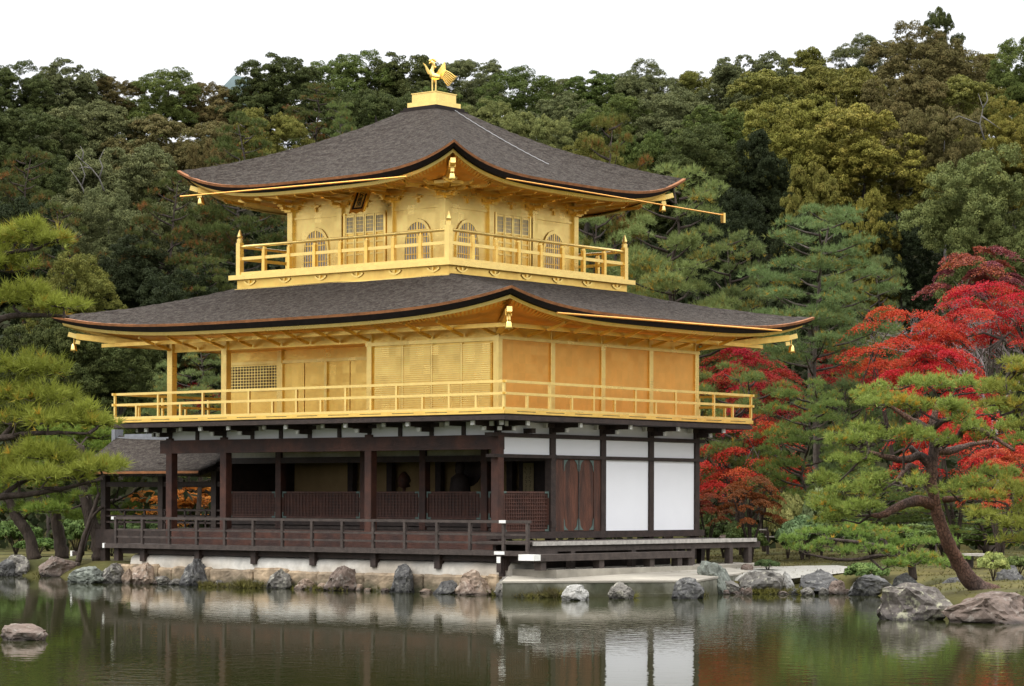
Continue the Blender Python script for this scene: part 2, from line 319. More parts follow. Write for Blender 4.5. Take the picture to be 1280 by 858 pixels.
gravel_mat = material('pale_gravel', (.33, .315, .275), .95, 0, .15, .25, 25., bump=.4, bscale=40, obj_space=False)
pts = [(4.3, 64.2), (6.2, 64.5), (8.6, 64.9), (9.2, 66.3), (8.6, 68), (6.5, 69), (3.5, 73), (0, 76), (0.2, 70)]
from mathutils.geometry import delaunay_2d_cdt
pr_ = np.array(pts); inner = []
for r in np.arange(-.2, 9.8, .35):
    for d in np.arange(64, 78.2, .35):
        c_ = False; j = len(pts) - 1
        for i in range(len(pts)):
            if (pr_[i,1] > d) != (pr_[j,1] > d) and r < (pr_[j,0]-pr_[i,0])*(d-pr_[i,1])/(pr_[j,1]-pr_[i,1]) + pr_[i,0]: c_ = not c_
            j = i
        if c_: inner.append((r + .1*math.sin(d*9), d))
vo_, _, fo_, *_r = delaunay_2d_cdt([Vector(p) for p in pts + inner], [], [list(range(len(pts)))], 1, 1e-4)
vr_ = np.array([v[:] for v in vo_]); hz_ = ground_h(vr_[:, 0], vr_[:, 1]) + .035
gv = [(*XY(r, d), z) for (r, d), z in zip(vr_, hz_)]
gravel = mesh_np('gravel_path', gv, [i for f in fo_ for i in f], gravel_mat, counts=[len(f) for f in fo_], smooth=True); tag(gravel, kind='structure')

hm = material('far_wooded_hill', (.085, .115, .115), .95, 0, .1, .3, .02, bump=.8, bscale=.06, obj_space=False)  # distance haze is put into the hill colour as blue
hv = []; hf = []
nn = 40
for j in range(12):
    for i in range(nn):
        r = -150 + 130 * i / (nn - 1); crest = 113.5 * math.exp(-((r + 79) / 23) ** 2) + 10
        d = 640 + 12 * j; f = math.sin(math.pi * min(1, j / 8) / 2)
        z = crest * f * (1 + .03 * noise.noise((r * .06, j * .5, 3))) + 2 * noise.noise((r * .2, j, 0))
        hv.append((*XY(r, d), z))
for j in range(11):
    for i in range(nn - 1): hf.append((j*nn + i, j*nn + i + 1, (j+1)*nn + i + 1, (j+1)*nn + i))
fh = mesh_np('distant_hill', hv, hf, hm, smooth=True); tag(fh, kind='structure')

# ---------------------------------------------------------------- the golden pavilion
K = 2.125
X0 = -5.5 * K; Y1 = 4 * K
PAV = empty('golden_pavilion', (X0 / 2, Y1 / 2, .5))
tag(PAV, 'three storey gilded temple pavilion with dark bark roofs at the pond edge', 'pavilion')

def loft(outer, inner, zo, zi, prof, nu=60, nv=10, rise=0., pw=3.8, decay=1.6, sides=(0, 1, 2, 3)):
    """surface between two rectangles (x0,x1,y0,y1); returns verts, faces"""
    def corners(r): x0, x1, y0, y1 = r; return [(x0, y0), (x1, y0), (x1, y1), (x0, y1)]
    co_, ci = corners(outer), corners(inner); V = []; Fc = []
    for s in sides:
        a, b = co_[s], co_[(s + 1) % 4]; c, d = ci[s], ci[(s + 1) % 4]; base = len(V)
        for j in range(nv + 1):
            v = j / nv
            for i in range(nu + 1):
                u = i / nu; tt = abs(2 * u - 1)
                ex, ey = a[0] + (b[0]-a[0])*u, a[1] + (b[1]-a[1])*u; ix, iy = c[0] + (d[0]-c[0])*u, c[1] + (d[1]-c[1])*u
                z = zo + rise * tt ** pw * (1 - v) ** decay + (zi - zo) * prof(v)
                V.append((ex + (ix-ex)*v, ey + (iy-ey)*v, z))
        for j in range(nv):
            for i in range(nu): Fc.append((base + j*(nu+1) + i, base + j*(nu+1) + i + 1, base + (j+1)*(nu+1) + i + 1, base + (j+1)*(nu+1) + i))
    return V, Fc
def grow(r, k): return (r[0]-k, r[1]+k, r[2]-k, r[3]+k)
def ring(outer1, z1, outer2, z2, rise, pw, rise2=None, nu=60):
    """a band between two rectangles at different heights that follows the corner rise"""
    V, Fc = [], []
    for s in range(4):
        base = len(V)
        for r_, z_, ri in ((outer1, z1, rise), (outer2, z2, rise if rise2 is None else rise2)):
            c = [(r_[0], r_[2]), (r_[1], r_[2]), (r_[1], r_[3]), (r_[0], r_[3])]; a, b = c[s], c[(s+1) % 4]
            for i in range(nu + 1):
                u = i / nu; V.append((a[0]+(b[0]-a[0])*u, a[1]+(b[1]-a[1])*u, z_ + ri * abs(2*u-1) ** pw))
        for i in range(nu): Fc.append((base+i, base+nu+1+i, base+nu+2+i, base+i+1))
    return V, Fc
def hip_roof(out, inn, zo, zi, a, rise, pw, wall, zwall, nrx, name_parent):
    V, Fc = loft(out, inn, zo, zi, lambda v: a*v + (1-a)*v*v, 280, 64, rise, pw)
    # gentle waviness of a hand laid bark roof
    hf_ = lambda x, y: min(1, max(0, (max(abs(x - (inn[0]+inn[1])/2) - (inn[1]-inn[0])/2, abs(y - (inn[2]+inn[3])/2) - (inn[3]-inn[2])/2) - .25) * 2))
    V = [(x, y, z + .02 * noise.noise((x*.9, y*.9, z)) + hf_(x, y) * (.022 * noise.noise((x*6, y*6, z*14)) + .012 * noise.noise((x*17, y*17, z*30)))) for x, y, z in V]
    roof = MB().add(V, Fc).build('roof', bark_roof, name_parent, smooth=True)
    m = MB(); m.add(*ring(grow(out, .015), zo + .012, grow(out, .0), zo - .055, rise, pw)); m.add(*ring(grow(out, -.05), zo + .018, grow(out, .015), zo + .012, rise, pw))
    m.build('eave_trim', copper, roof)
    m = MB(); m.add(*ring(grow(out, -.0), zo - .055, grow(out, -.10), zo - .19, rise, pw, rise * 1.08))
    m.add(*ring(grow(out, -.10), zo - .19, grow(out, -.34), zo - .185, rise * 1.08, pw, rise * 1.05)); m.build('dark_edge_band', black_edge, roof)
    # gilded soffit and rafters
    so_ = grow(out, -.30); V, Fc = loft(so_, wall, zo - .20, zwall, lambda v: v, 60, 4, rise * .97, pw, 2.0)
    MB().add(V, [f[::-1] for f in Fc]).build('soffit', gold_shade, roof)
    m = MB(); m.add(*ring(grow(out, -.22), zo - .192, grow(out, -.24), zo - .275, rise * 1.02, pw)); m.add(*ring(grow(out, -.24), zo - .275, grow(out, -.36), zo - .27, rise * 1.02, pw))
    m.build('eave_fascia', gold_pale, roof)
    m = MB()
    c = [(so_[0], so_[2]), (so_[1], so_[2]), (so_[1], so_[3]), (so_[0], so_[3])]; ci = [(wall[0], wall[2]), (wall[1], wall[2]), (wall[1], wall[3]), (wall[0], wall[3])]
    for s in (0, 1, 3):
        n = nrx[s % 2]
        for i in range(n + 1):
            u = i / n; e = np.array(c[s]) * (1-u) + np.array(c[(s+1) % 4]) * u; w_ = np.array(ci[s]) * (1-u) + np.array(ci[(s+1) % 4]) * u
            tt = abs(2*u - 1); ze = zo - .20 + rise * .97 * tt ** pw; zm = zo - .20 + rise * .97 * tt ** pw * .25 + (zwall - zo + .20) * .5
            mid = e * .72 + w_ * .28; zm = ze * .72 + zwall * .28
            m.bar((*e, ze - .030), (*mid, zm - .02), .05, .04)
    o = m.build('rafters', gold, roof); o['kind'] = 'stuff'
    return roof

# --- upper parts of the first storey -------------------------------------------------
Z1 = 1.30           # veranda floor on the east
def pbox(name, mat, *b, parent=PAV, bevel=0): return MB().box(*b).build(name, mat, parent, bevel=bevel)

# pillars of the first storey (front row, inner row, east row)
def pillar(x, y, z0, z1, wd, mat, parent=PAV):
    return pbox('pillar', mat, x - wd/2, x + wd/2, y - wd/2, y + wd/2, z0, z1, parent=parent, bevel=.012)
for k in (0, 2, 4.5, 5.5):
    pillar(-k*K, 0, .7, 3.98, .235, wood_red)
for k in (1, 2, 3, 4.5, 5.5): pillar(-k*K, K, .8, 3.9, .22, wood_red)
for k in (1, 2, 3, 4): pillar(0, k*K, .7, 4.3, .21, wood_dark)
pillar(X0, Y1, .7, 4.3, .24, wood_dark); pillar(X0, 2*K, .7, 4.3, .24, wood_dark)
# beams
pbox('beam', wood_red, X0 - .35, .13, -.115, .115, 3.56, 3.92)
pbox('beam', wood_dark, X0 - .12, .12, K - .1, K + .1, 3.30, 3.46)
pbox('beam', wood_dark, -.125, .125, -.35, Y1 + .35, 3.875, 3.975)       # east upper tie
pbox('beam', wood_dark, -.13, .13, -.3, Y1 + .25, 3.36, 3.445)           # east lintel
pbox('beam', wood_dark, -.14, .16, -.25, Y1 + .25, 1.33, 1.50)           # east sill
pbox('beam', wood_dark, X0 - .12, .12, K - .1, K + .1, 1.60, 1.78)      # inner sill
pbox('beam', wood_dark, X0-.12, X0+.12, K, Y1, 1.40, 1.58)
pbox('beam', wood_dark, X0-.12, X0+.12, K+.1, Y1+.2, 3.3, 3.46)
pbox('frieze_beam', wood_dark, X0 - .3, .3, K/2-.08, K/2+.08, 3.98, 4.1)
# white plaster strip under the second floor (front and east) with struts
pl = MB().box(X0, .0, -.03, .03, 3.925, 4.36).build('plaster_strip', plaster, PAV)
pl2 = MB().box(-.03, .03, .135, Y1, 3.975, 4.36).build('plaster_strip', plaster, PAV)
for i in range(12):
    x = -i * K / 2
    MB().box(x - .06, x + .06, -.07, .06, 3.925, 4.36).build('strut', wood_dark, PAV)
for i in range(1, 5): MB().box(-.06, .07, i*K - .1, i*K + .1, 3.975, 4.36).build('strut', wood_dark, PAV)
# lintel panels of white board behind the front beam
pbox('lintel_board', plaster_old, X0, 0, K - .03, K + .03, 3.46, 3.9)
# east white panels
for k in range(4):
    y0, y1 = k*K + .105, (k+1)*K - .105
    if k == 0: y0 = .14
    pbox('white_panel', plaster, -.03, .045, y0, y1, 3.45, 3.87)
for k in (2, 3): pbox('white_panel', plaster, -.03, .05, k*K + .105, (k+1)*K - .105, 1.505, 3.355)
# plank doors (bay 2)
y0 = K + .105
pbox('door_jamb', wood_door, -.03, .07, y0, y0 + .36, 1.5, 3.36); pbox('door_jamb', wood_door, -.03, .07, 2*K - .39, 2*K - .105, 1.5, 3.36)
ya, yb = y0 + .365, 2*K - .395; ym = (ya + yb) / 2
for a_, b_ in ((ya, ym - .02), (ym + .02, yb)):
    dr = pbox('door', wood_door, -.02, .055, a_, b_, 1.51, 3.355)
    for zc in (1.53, 3.335):
        for yc, sg in ((a_, 1), (b_, -1)):
            sz = 1 if zc < 2 else -1
            m = MB(); m.slab([(.058, yc + sg*.005, zc), (.058, yc + sg*.18, zc), (.058, yc + sg*.10, zc + sz*.06), (.058, yc + sg*.05, zc + sz*.13), (.058, yc + sg*.03, zc + sz*.26), (.058, yc + sg*.005, zc + sz*.30)], (.012, 0, 0)); m.build('corner_fitting', verdigris, dr)
MB().box(-.02, .075, ym - .018, ym + .018, 1.51, 3.355).build('door_batten', wood_grey, PAV)
# lattice half shutters
def lattice(name, p0, p1, z0, z1, normal, nh, nv, parent=PAV, th=.022, mat=lattice_wood, back=wood_red, dep=.02, corner=True, frame=.05):
    p0 = np.array(p0, float); p1 = np.array(p1, float); d = p1 - p0; Lh = np.linalg.norm(d); d = d / Lh; n_ = np.array(normal, float)
    def P(s, z, o): return (p0[0] + d[0]*s + n_[0]*o, p0[1] + d[1]*s + n_[1]*o, z)
    m = MB(); m.slab([P(0, z0, -.02), P(Lh, z0, -.02), P(Lh, z1, -.02), P(0, z1, -.02)], (n_[0]*.02, n_[1]*.02, 0))
    sh = m.build(name, back, parent)
    m = MB()
    for i in range(1, nv): s_ = Lh*i/nv; m.slab([P(s_-th/2, z0, .002), P(s_+th/2, z0, .002), P(s_+th/2, z1, .002), P(s_-th/2, z1, .002)], (n_[0]*dep, n_[1]*dep, 0))
    for i in range(1, nh): z = z0 + (z1-z0)*i/nh; m.slab([P(0, z-th/2, .004), P(Lh, z-th/2, .004), P(Lh, z+th/2, .004), P(0, z+th/2, .004)], (n_[0]*dep, n_[1]*dep, 0))
    m.build('lattice', mat, sh)
    m = MB()
    for a_, b_, c_, e_ in ((0, Lh, z0, z0+frame), (0, Lh, z1-frame, z1), (0, frame, z0+frame, z1-frame), (Lh-frame, Lh, z0+frame, z1-frame)):
        m.slab([P(a_, c_, .0), P(b_, c_, .0), P(b_, e_, .0), P(a_, e_, .0)], (n_[0]*(dep+.014), n_[1]*(dep+.014), 0))
    m.build('frame', mat, sh)
    if corner:
        o_ = dep + .016
        for s_, sg in ((0, 1), (Lh, -1)):
            for z, sz in ((z0, 1), (z1, -1)):
                m = MB(); m.slab([P(s_, z, o_), P(s_+sg*.16, z, o_), P(s_+sg*.16, z+sz*.05, o_), P(s_+sg*.05, z+sz*.05, o_), P(s_+sg*.05, z+sz*.16, o_), P(s_, z+sz*.16, o_)], (n_[0]*.006, n_[1]*.006, 0)); m.build('corner_fitting', verdigris, sh)
    return sh
for a_, b_ in ((5.5, 4.5), (4.5, 3), (3, 2), (2, 1), (1, 0)):
    lattice('half_shutter', (-a_*K + .12, K - .02), (-b_*K - .12, K - .02), 1.79, 2.52, (0, -1), 9, int(16*(a_-b_)))
lattice('half_shutter', (.0, .15), (.0, K - .11), 1.51, 2.52, (1, 0), 11, 20)
# interior: dark room, ochre back wall
room = MB()
room.box(X0 + .1, -.1, 2.25*K, 2.25*K + .1, 1.4, 4.0)
room.build('back_wall', ochre, PAV)
MB().box(X0 + .1, -.06, K - .05, Y1, 1.5, 1.58).build('floor_boards', wood_grey, PAV)
MB().box(X0 + .1, -.06, .06, Y1, 3.98, 4.06).build('ceiling_boards', wood_dark, PAV)
MB().box(X0 + .02, X0 + .1, K + .1, Y1, 1.5, 3.98).build('inner_wall', wood_dark, PAV)
MB().box(X0, 0, Y1 - .05, Y1 + .05, 1.4, 4.36).build('wall', plaster_old, PAV)
MB().box(-5.35*K, -4.35*K, 2.2*K, 2.22*K, 1.6, 3.3).build('painted_screen', ochre, PAV)
for x in (-4.3*K, -3.6*K, -2.75*K, -1.55*K): MB().box(x - .1, x + .1, 2.12*K, 2.2*K, 1.5, 3.98).build('pillar', wood_dark, PAV)
MB().box(-3.1, -.06, 2.20*K, 2.23*K, 1.5, 3.9).build('inner_wall', wood_dark, PAV)

# front veranda
VY = -1.3; VX0 = -12.8; VX1 = 2.02
dk = MB().box(VX0, VX1, VY, -.14, .98, 1.06).build('veranda_floor', wood_grey, PAV)
MB().box(VX0 - .12, VX1 + .05, VY - .06, VY, .955, 1.075).build('veranda_edge_beam', wood_grey, PAV)
MB().box(VX0, VX1 - .05, -1.12, -1.0, .80, .975).build('veranda_under_beam', wood_dark, PAV)
MB().box(X0, .12, -.13, -.05, 1.06, 1.48).build('veranda_riser', wood_red, PAV)
MB().box(X0, .12, -.05, K - .1, 1.40, 1.50).build('open_gallery_floor', wood_dark, PAV)
MB().box(X0, 0, .2, .3, .5, 1.38).build('under_floor_screen', wood_dark, PAV)
def rail_run(name, parts, posts, pw, ph, pmat, mat, parent=PAV):
    """parts: list of (p,q,w,h); posts: list of (x,y,z0,z1)"""
    m = MB()
    for p, q, a_, b_ in parts: m.bar(p, q, a_, b_)
    r = m.build(name, mat, parent)
    for x, y, z0, z1 in posts: MB().box(x - pw/2, x + pw/2, y - pw/2, y + pw/2, z0, z1).build('post', pmat, r)
    return r
RY = -1.2
vr = rail_run('veranda_railing', [((VX0 + .1, RY, 1.775), (VX1, RY, 1.775), .075, .07), ((VX0 + .2, RY, 1.46), (VX1 - .06, RY, 1.46), .045, .05), ((VX0 + .2, RY, 1.26), (VX1 - .06, RY, 1.26), .045, .05),
     ((1.2, RY, 1.775), (1.96, RY, 1.775), .08, .074)],
     [(1.19 - i * K / 2, RY, 1.06, 1.74) for i in range(14)] + [(1.93, RY, 1.06, 1.74)], .075, 0, wood_grey, wood_grey)
MB().box(1.09, 1.29, RY - .065, RY + .06, 1.74, 1.812).build('white_cap', pale_tip, vr)
MB().box(1.16 - .13, 1.22 + .13, VY - .075, VY - .062, .98, 1.06).build('white_cap', pale_tip, vr)
MB().box(VX0 + .02, VX0 + .12, RY - .045, RY + .045, 1.735, 1.815).build('white_cap', pale_tip, vr)
MB().box(VX0 - .2, VX0 - .12, VY - .065, VY - .0, .95, 1.08).build('white_cap', pale_tip, vr)
for x in (1.19, -.93, -3.06, -5.18, -7.31, -9.43, -11.56, -12.6):
    MB().box(x - .09, x + .09, -1.22, -1.04, -.3 if x < -12.7 else .60, .955).build('veranda_post', wood_dark, PAV)
MB().box(1.19 - .07, 1.19 + .07, VY - .09, VY - .062, .55, .955).build('veranda_post', wood_dark, PAV)
MB().box(1.13, 1.25, VY - .1, VY - .091, .78, .93).build('white_cap', pale_tip, PAV)
MB().box(1.19 - .07, 1.19 + .07, -1.3, -1.22, .45, .9).build('veranda_post', wood_dark, PAV)

# east plank veranda
ev = MB().box(.17, 2.0, -1.04, 8.45, 1.215, 1.285).build('plank_veranda', wood_grey, PAV)
MB().box(2.003, 2.05, -1.1, 8.5, 1.20, 1.30).build('plank_edge', wood_pale, ev)
MB().box(1.85, 1.99, -1.0, 8.75, 1.05, 1.21).build('joist', wood_grey, ev)
for y in (.5, 3.0, 5.6, 7.35, 8.25): MB().box(1.84, 2.0, y - .08, y + .08, .42, 1.05).build('leg', wood_grey, ev)
for y in (7.35, 8.25): MB().box(.3, .46, y - .08, y + .08, .42, 1.21).build('leg', wood_grey, ev)
MB().box(.6, .7, -.9, 6.4, .5, 1.2).build('under_floor_screen', wood_dark, PAV)

# --- second storey ---------------------------------------------------------------------
D2 = 1.15
B2 = (X0 - D2, D2, -D2, Y1 + D2)
m = MB(); x0, x1, y0, y1 = B2
m.box(x0 + .05, x1 - .05, y0 + .05, y1 - .05, 4.365, 4.40); m.build('balcony_underside', wood_dark, PAV)
MB().box(x0 + .02, x1 - .02, y0 + .02, y1 - .02, 4.255, 4.362).build('balcony_beam', wood_dark, PAV)
b2 = MB().box(*B2, 4.402, 4.50).build('balcony_floor', gold, PAV)
# dark strips laid on the gilded edge stand in for the shade of slots
for i in range(12):
    x = x0 + .45 + i * 1.1
    if x + .75 < x1: MB().box(x, x + .72, y0 - .004, y0 + .02, 4.452, 4.466).build('slot_shade_strip', wood_dark, b2)
for i in range(9):
    y = y0 + .5 + i * 1.15
    if y + .75 < y1: MB().box(x1 - .02, x1 + .004, y, y + .72, 4.452, 4.466).build('slot_shade_strip', wood_dark, b2)
def bal_rail(par, x0, x1, y0, y1, zf, zt, zm, sx, sy, th, mat, overs, sub):
    g_ = th
    m = MB()
    e = overs
    for z in (zt - g_/2, zm):
        m.bar((x0 - e, y0, z), (x1 + e, y0, z), g_, g_); m.bar((x1, y0 - e, z + .003), (x1, y1 + e, z + .003), g_, g_)
        m.bar((x0, y0 - e, z + .003), (x0, y1 + e, z + .003), g_, g_); m.bar((x0 - e, y1, z), (x1 + e, y1, z), g_, g_)
    for (p, q) in (((x0, y0), (x1, y0)), ((x1, y0), (x1, y1)), ((x0, y0), (x0, y1)), ((x0, y1), (x1, y1))):
        m.bar((*p, zf + .03), (*q, zf + .03), g_ * 1.2, .06)
    r = m.build('balcony_railing', mat, par)
    def post(x, y, z1, k=.9): MB().box(x - g_*.5*k, x + g_*.5*k, y - g_*.5*k, y + g_*.5*k, zf + .06, z1).build('post', mat, r)
    for i in range(sx * sub + 1):
        x = x0 + (x1 - x0) * i / (sx * sub)
        for y in (y0, y1): post(x, y, zt - g_ if i % sub == 0 else zm - g_/2)
    for i in range(1, sy * sub):
        y = y0 + (y1 - y0) * i / (sy * sub)
        for x in (x0, x1): post(x, y, zt - g_ if i % sub == 0 else zm - g_/2)
    return r
bal_rail(PAV, x0 + .05, x1 - .05, y0 + .05, y1 - .05, 4.50, 5.215, 4.89, 8, 6, .066, gold_pale, .10, 2)
# brackets that carry the balcony (black arms, white ends)
def bracket(x, y, dx, dy, big=True):
    px_, py_ = -dy, dx
    def B(m, a, b, w_, z0, z1): # along outwards
        m.bar((x + dx*a, y + dy*a, (z0+z1)/2), (x + dx*b, y + dy*b, (z0+z1)/2), w_, z1 - z0)
    m = MB(); B(m, .03, .50 if big else .62, .13, 4.02, 4.13)
    if big: B(m, .03, .93, .13, 4.14, 4.25); m.bar((x + dx*.18 - px_*.42, y + dy*.18 - py_*.42, 4.19), (x + dx*.18 + px_*.42, y + dy*.18 + py_*.42, 4.19), .1, .1); B(m, .03, .3, .2, 4.135, 4.25)
    else: m = MB(); B(m, .03, .66, .12, 4.15, 4.25)
    o = m.build('bracket', wood_dark, PAV)
    for args in (((.502, .55, .11, 4.02, 4.12), (.932, .985, .11, 4.14, 4.25)) if big else ((.662, .70, .11, 4.15, 4.25),)):
        m = MB(); B(m, *args); m.build('white_tip', pale_tip, o)
    if big:
        for s in (-1, 1):
            m = MB(); m.bar((x + dx*.18 + s*px_*.422, y + dy*.18 + s*py_*.422, 4.19), (x + dx*.18 + s*px_*.445, y + dy*.18 + s*py_*.47, 4.19), .12, .12); m.build('white_tip', pale_tip, o)
for k in (0, 1, 2, 3, 4, 4.5, 5.5): bracket(-k*K if k else -.0, 0, 0, -1)
for k in (.5, 1.5, 2.5, 3.5, 5): bracket(-k*K, 0, 0, -1, False)
for k in (0, 1, 2, 3, 4): bracket(0, k*K, 1, 0)
bracket(.0, .0, .7071, -.7071)
bracket(X0, 0, -.7071, -.7071); bracket(X0, 0, -1, 0)

# walls of the second storey
WT = 6.60
GP = .17
def gpillar(x, y, z0, z1, wd=GP, parent=PAV, mat=gold_pale): return MB().box(x-wd/2, x+wd/2, y-wd/2, y+wd/2, z0, z1).build('pillar', mat, parent, bevel=.01)
for k in range(5): gpillar(0, k*K, 4.50, WT)
gpillar(-2*K, 0, 4.5, WT); gpillar(-4.5*K, 0, 4.5, WT, .2); gpillar(X0, 0, 4.5, WT, .2)
gpillar(X0, K, 4.5, WT); gpillar(X0, Y1, 4.5, WT); gpillar(-4.5*K, K, 4.5, WT)
for k in range(4): pbox('wall_panel', gold_shade, -.035, .03, k*K + GP/2, (k+1)*K - GP/2, 4.5, 6.30)
pbox('wall', gold, -.04, .035, GP/2, Y1, 6.38, WT)
pbox('wall_beam', gold_pale, -.07, .10, -.09, Y1 + .1, 6.30, 6.38)
pbox('wall_beam', gold_pale, -.07, .075, .09, Y1 - .09, 4.502, 4.60)
# front right: slatted shutters in four leaves
pbox('wall', gold, -2*K, -.085, .0, .05, 4.5, 6.26)
pbox('wall_beam', gold_pale, -2*K - .1, .105, -.105, .07, 6.26, 6.35)
pbox('wall', gold, X0, -.085, -.03, .04, 6.35, WT)
for i in range(4):
    a_ = -2*K + .16 + i * (2*K - .30) / 4; b_ = a_ + (2*K - .30) / 4 - .03
    sh = MB().box(a_, b_, -.035, -.003, 4.58, 6.22).build('slatted_shutter', gold, PAV)
    m = MB()
    for j in range(30): z = 4.62 + j * .0535; m.box(a_ + .02, b_ - .02, -.066, -.036, z, z + .026)
    m.build('slats', gold_pale, sh)
    if i: MB().box(a_ - .04, a_ + .01, -.06, -.036, 4.56, 6.24).build('shutter_stile', gold_pale, sh)
pbox('wall_beam', gold_pale, -2*K + .085, -.085, -.075, -.0, 4.502, 4.56)
pbox('wall', gold, -2*K - .02, -2*K + .03, .085, K, 4.5, WT)          # return wall of the filled bay
# recessed front wall
pbox('wall', gold, X0, -2*K, K, K + .05, 4.5, WT)
pbox('wall_beam', gold_pale, X0, -2*K - .03, K - .05, K - .002, 6.08, 6.16)
for i in range(6):
    a_ = -4.5*K + .12 + i * (2.5*K - .2) / 6; b_ = a_ + (2.5*K - .2) / 6 - .035
    MB().box(a_, b_, K - .045, K - .003, 4.56, 6.06).build('sliding_panel', gold, PAV)
for x in (-4.5*K + .1, -3.66*K, -2.83*K, -2.3*K): MB().box(x - .05, x + .05, K - .10, K - .046, 4.5, 6.07).build('wall_stile', gold_pale, PAV)
lattice('lattice_window', (X0 + .12, K - .01), (-4.5*K - .1, K - .01), 5.32, 6.06, (0, -1), 9, 17, PAV, .026, gold_pale, wood_red, .02, False, .03)
pbox('wall_panel', gold, X0 + .12, -4.5*K - .1, K - .035, K - .003, 4.56, 5.30)
pbox('wall', gold, X0 - .03, X0 + .03, K + .085, Y1 - .085, 4.5, WT)
pbox('wall', gold, X0, 0, Y1 - .03, Y1 + .03, 4.5, WT)
pbox('gallery_ceiling', gold_shade, X0, 0, 0.05, K, 6.44, 6.47)
# eave brackets of the second storey
def eave_arm(x, y, dx, dy, z, ln):
    m = MB(); m.bar((x, y, z), (x + dx*ln, y + dy*ln, z + .10), .06, .07); m.bar((x + dx*ln, y + dy*ln, z + .1), (x + dx*(ln+.17), y + dy*(ln+.17), z + .16), .05, .06)
    o = m.build('eave_bracket', gold, PAV)
    MB().bar((x + dx*(ln+.171), y + dy*(ln+.171), z + .16), (x + dx*(ln+.20), y + dy*(ln+.20), z + .165), .065, .075).build('bracket_end', gold_pale, o)
for i in range(0, 12): eave_arm(-i*K/2 if i else -.02, -.1, 0, -1, 6.42, .40)
for i in range(0, 9): eave_arm(.1, i*K/2, 1, 0, 6.42, .40)
for i in range(11): eave_arm(-i*K/2 - .5, -1.2, 0, -1, 6.50, .35)
for i in range(8): eave_arm(1.2, i*K/2 + .5, 1, 0, 6.50, .35)
pbox('eave_purlin', gold, X0 - 1.6, 1.2, -1.16, -1.05, 6.50, 6.60); pbox('eave_purlin', gold, 1.05, 1.16, -1.045, Y1 + 1.6, 6.50, 6.60)
pbox('eave_purlin', gold, X0 - 1.16, X0 - 1.05, -1.045, Y1 + 1.6, 6.50, 6.60)

R2 = (X0 - 2.35, 2.35, -2.35, Y1 + 2.35)
cx3, cy3 = -5.77, 4.22
roof2 = hip_roof(R2, (cx3 - 3.55, cx3 + 3.55, cy3 - 3.55, cy3 + 3.55), 6.90, 8.16, .82, .45, 3.8, (X0, 0, 0, Y1), 6.62, (118, 90), PAV)
def hip_beam(x, y, dx, dy, z0, z1, l0, l1):
    m = MB(); m.bar((x + dx*l0, y + dy*l0, z0), (x + dx*l1, y + dy*l1, z1), .16, .16)
    o = m.build('hip_beam', gold, PAV)
    m = MB(); m.bar((x + dx*l1, y + dy*l1, z1), (x + dx*(l1+.22), y + dy*(l1+.22), z1 + .06), .13, .13); m.bar((x + dx*(l1-.1), y + dy*(l1-.1), z1 - .17), (x + dx*(l1+.02), y + dy*(l1+.02), z1 - .15), .09, .10)
    m.build('beam_end', pale_tip if False else gold_pale, o)
S = .7071
for x, y, dx, dy in ((0, 0, S, -S), (X0, 0, -S, -S), (0, Y1, S, S), (X0, Y1, -S, S)): hip_beam(x, y, dx, dy, 6.5, 6.78, .2, 2.62)

# --- third storey ---------------------------------------------------------------------
hb = 3.75
m = MB().box(cx3 - hb - .05, cx3 + hb + .05, cy3 - hb - .05, cy3 + hb + .05, 8.0, 8.27); m.build('storey_base', gold, PAV)
MB().box(cx3 - hb - .22, cx3 + hb + .22, cy3 - hb - .22, cy3 + hb + .22, 8.275, 8.40).build('balcony_floor', gold_pale, PAV)
MB().box(cx3 - hb - .10, cx3 + hb + .10, cy3 - hb - .10, cy3 + hb + .10, 7.95, 8.03).build('base_moulding', gold_pale, PAV)
for i in range(6):                                     # cloud shaped fittings on the base band
    s_ = -hb + .45 + i * (2*hb - .9) / 5
    for fr in (0, 1):
        m = MB()
        for j, (a_, z) in enumerate(((-.2, 8.23), (-.12, 8.17), (0, 8.135), (.12, 8.17), (.2, 8.23))):
            p = (cx3 + s_ + a_, cy3 - hb - .065, z) if fr == 0 else (cx3 + hb + .065, cy3 + s_ + a_, z)
            if j: m.bar(prev, p, .03, .045)
            prev = p
        p0 = (cx3 + s_, cy3 - hb - .07, 8.22) if fr == 0 else (cx3 + hb + .07, cy3 + s_, 8.22)
        m.bar((p0[0], p0[1], 8.17), (p0[0], p0[1], 8.25), .05, .03); m.build('cloud_fitting', gold_bright, PAV)
RX0, RX1, RY0, RY1 = cx3 - hb, cx3 + hb, cy3 - hb, cy3 + hb
m = MB()
for (p, q) in (((RX0, RY0), (RX1, RY0)), ((RX1, RY0), (RX1, RY1)), ((RX0, RY0), (RX0, RY1)), ((RX0, RY1), (RX1, RY1))):
    m.tube([(*p, 9.19), (*q, 9.19)], .042, 8); m.bar((*p, 8.86), (*q, 8.86), .06, .085); m.bar((*p, 8.445), (*q, 8.445), .10, .09)
rail3 = m.build('balcony_railing', gold_pale, PAV)
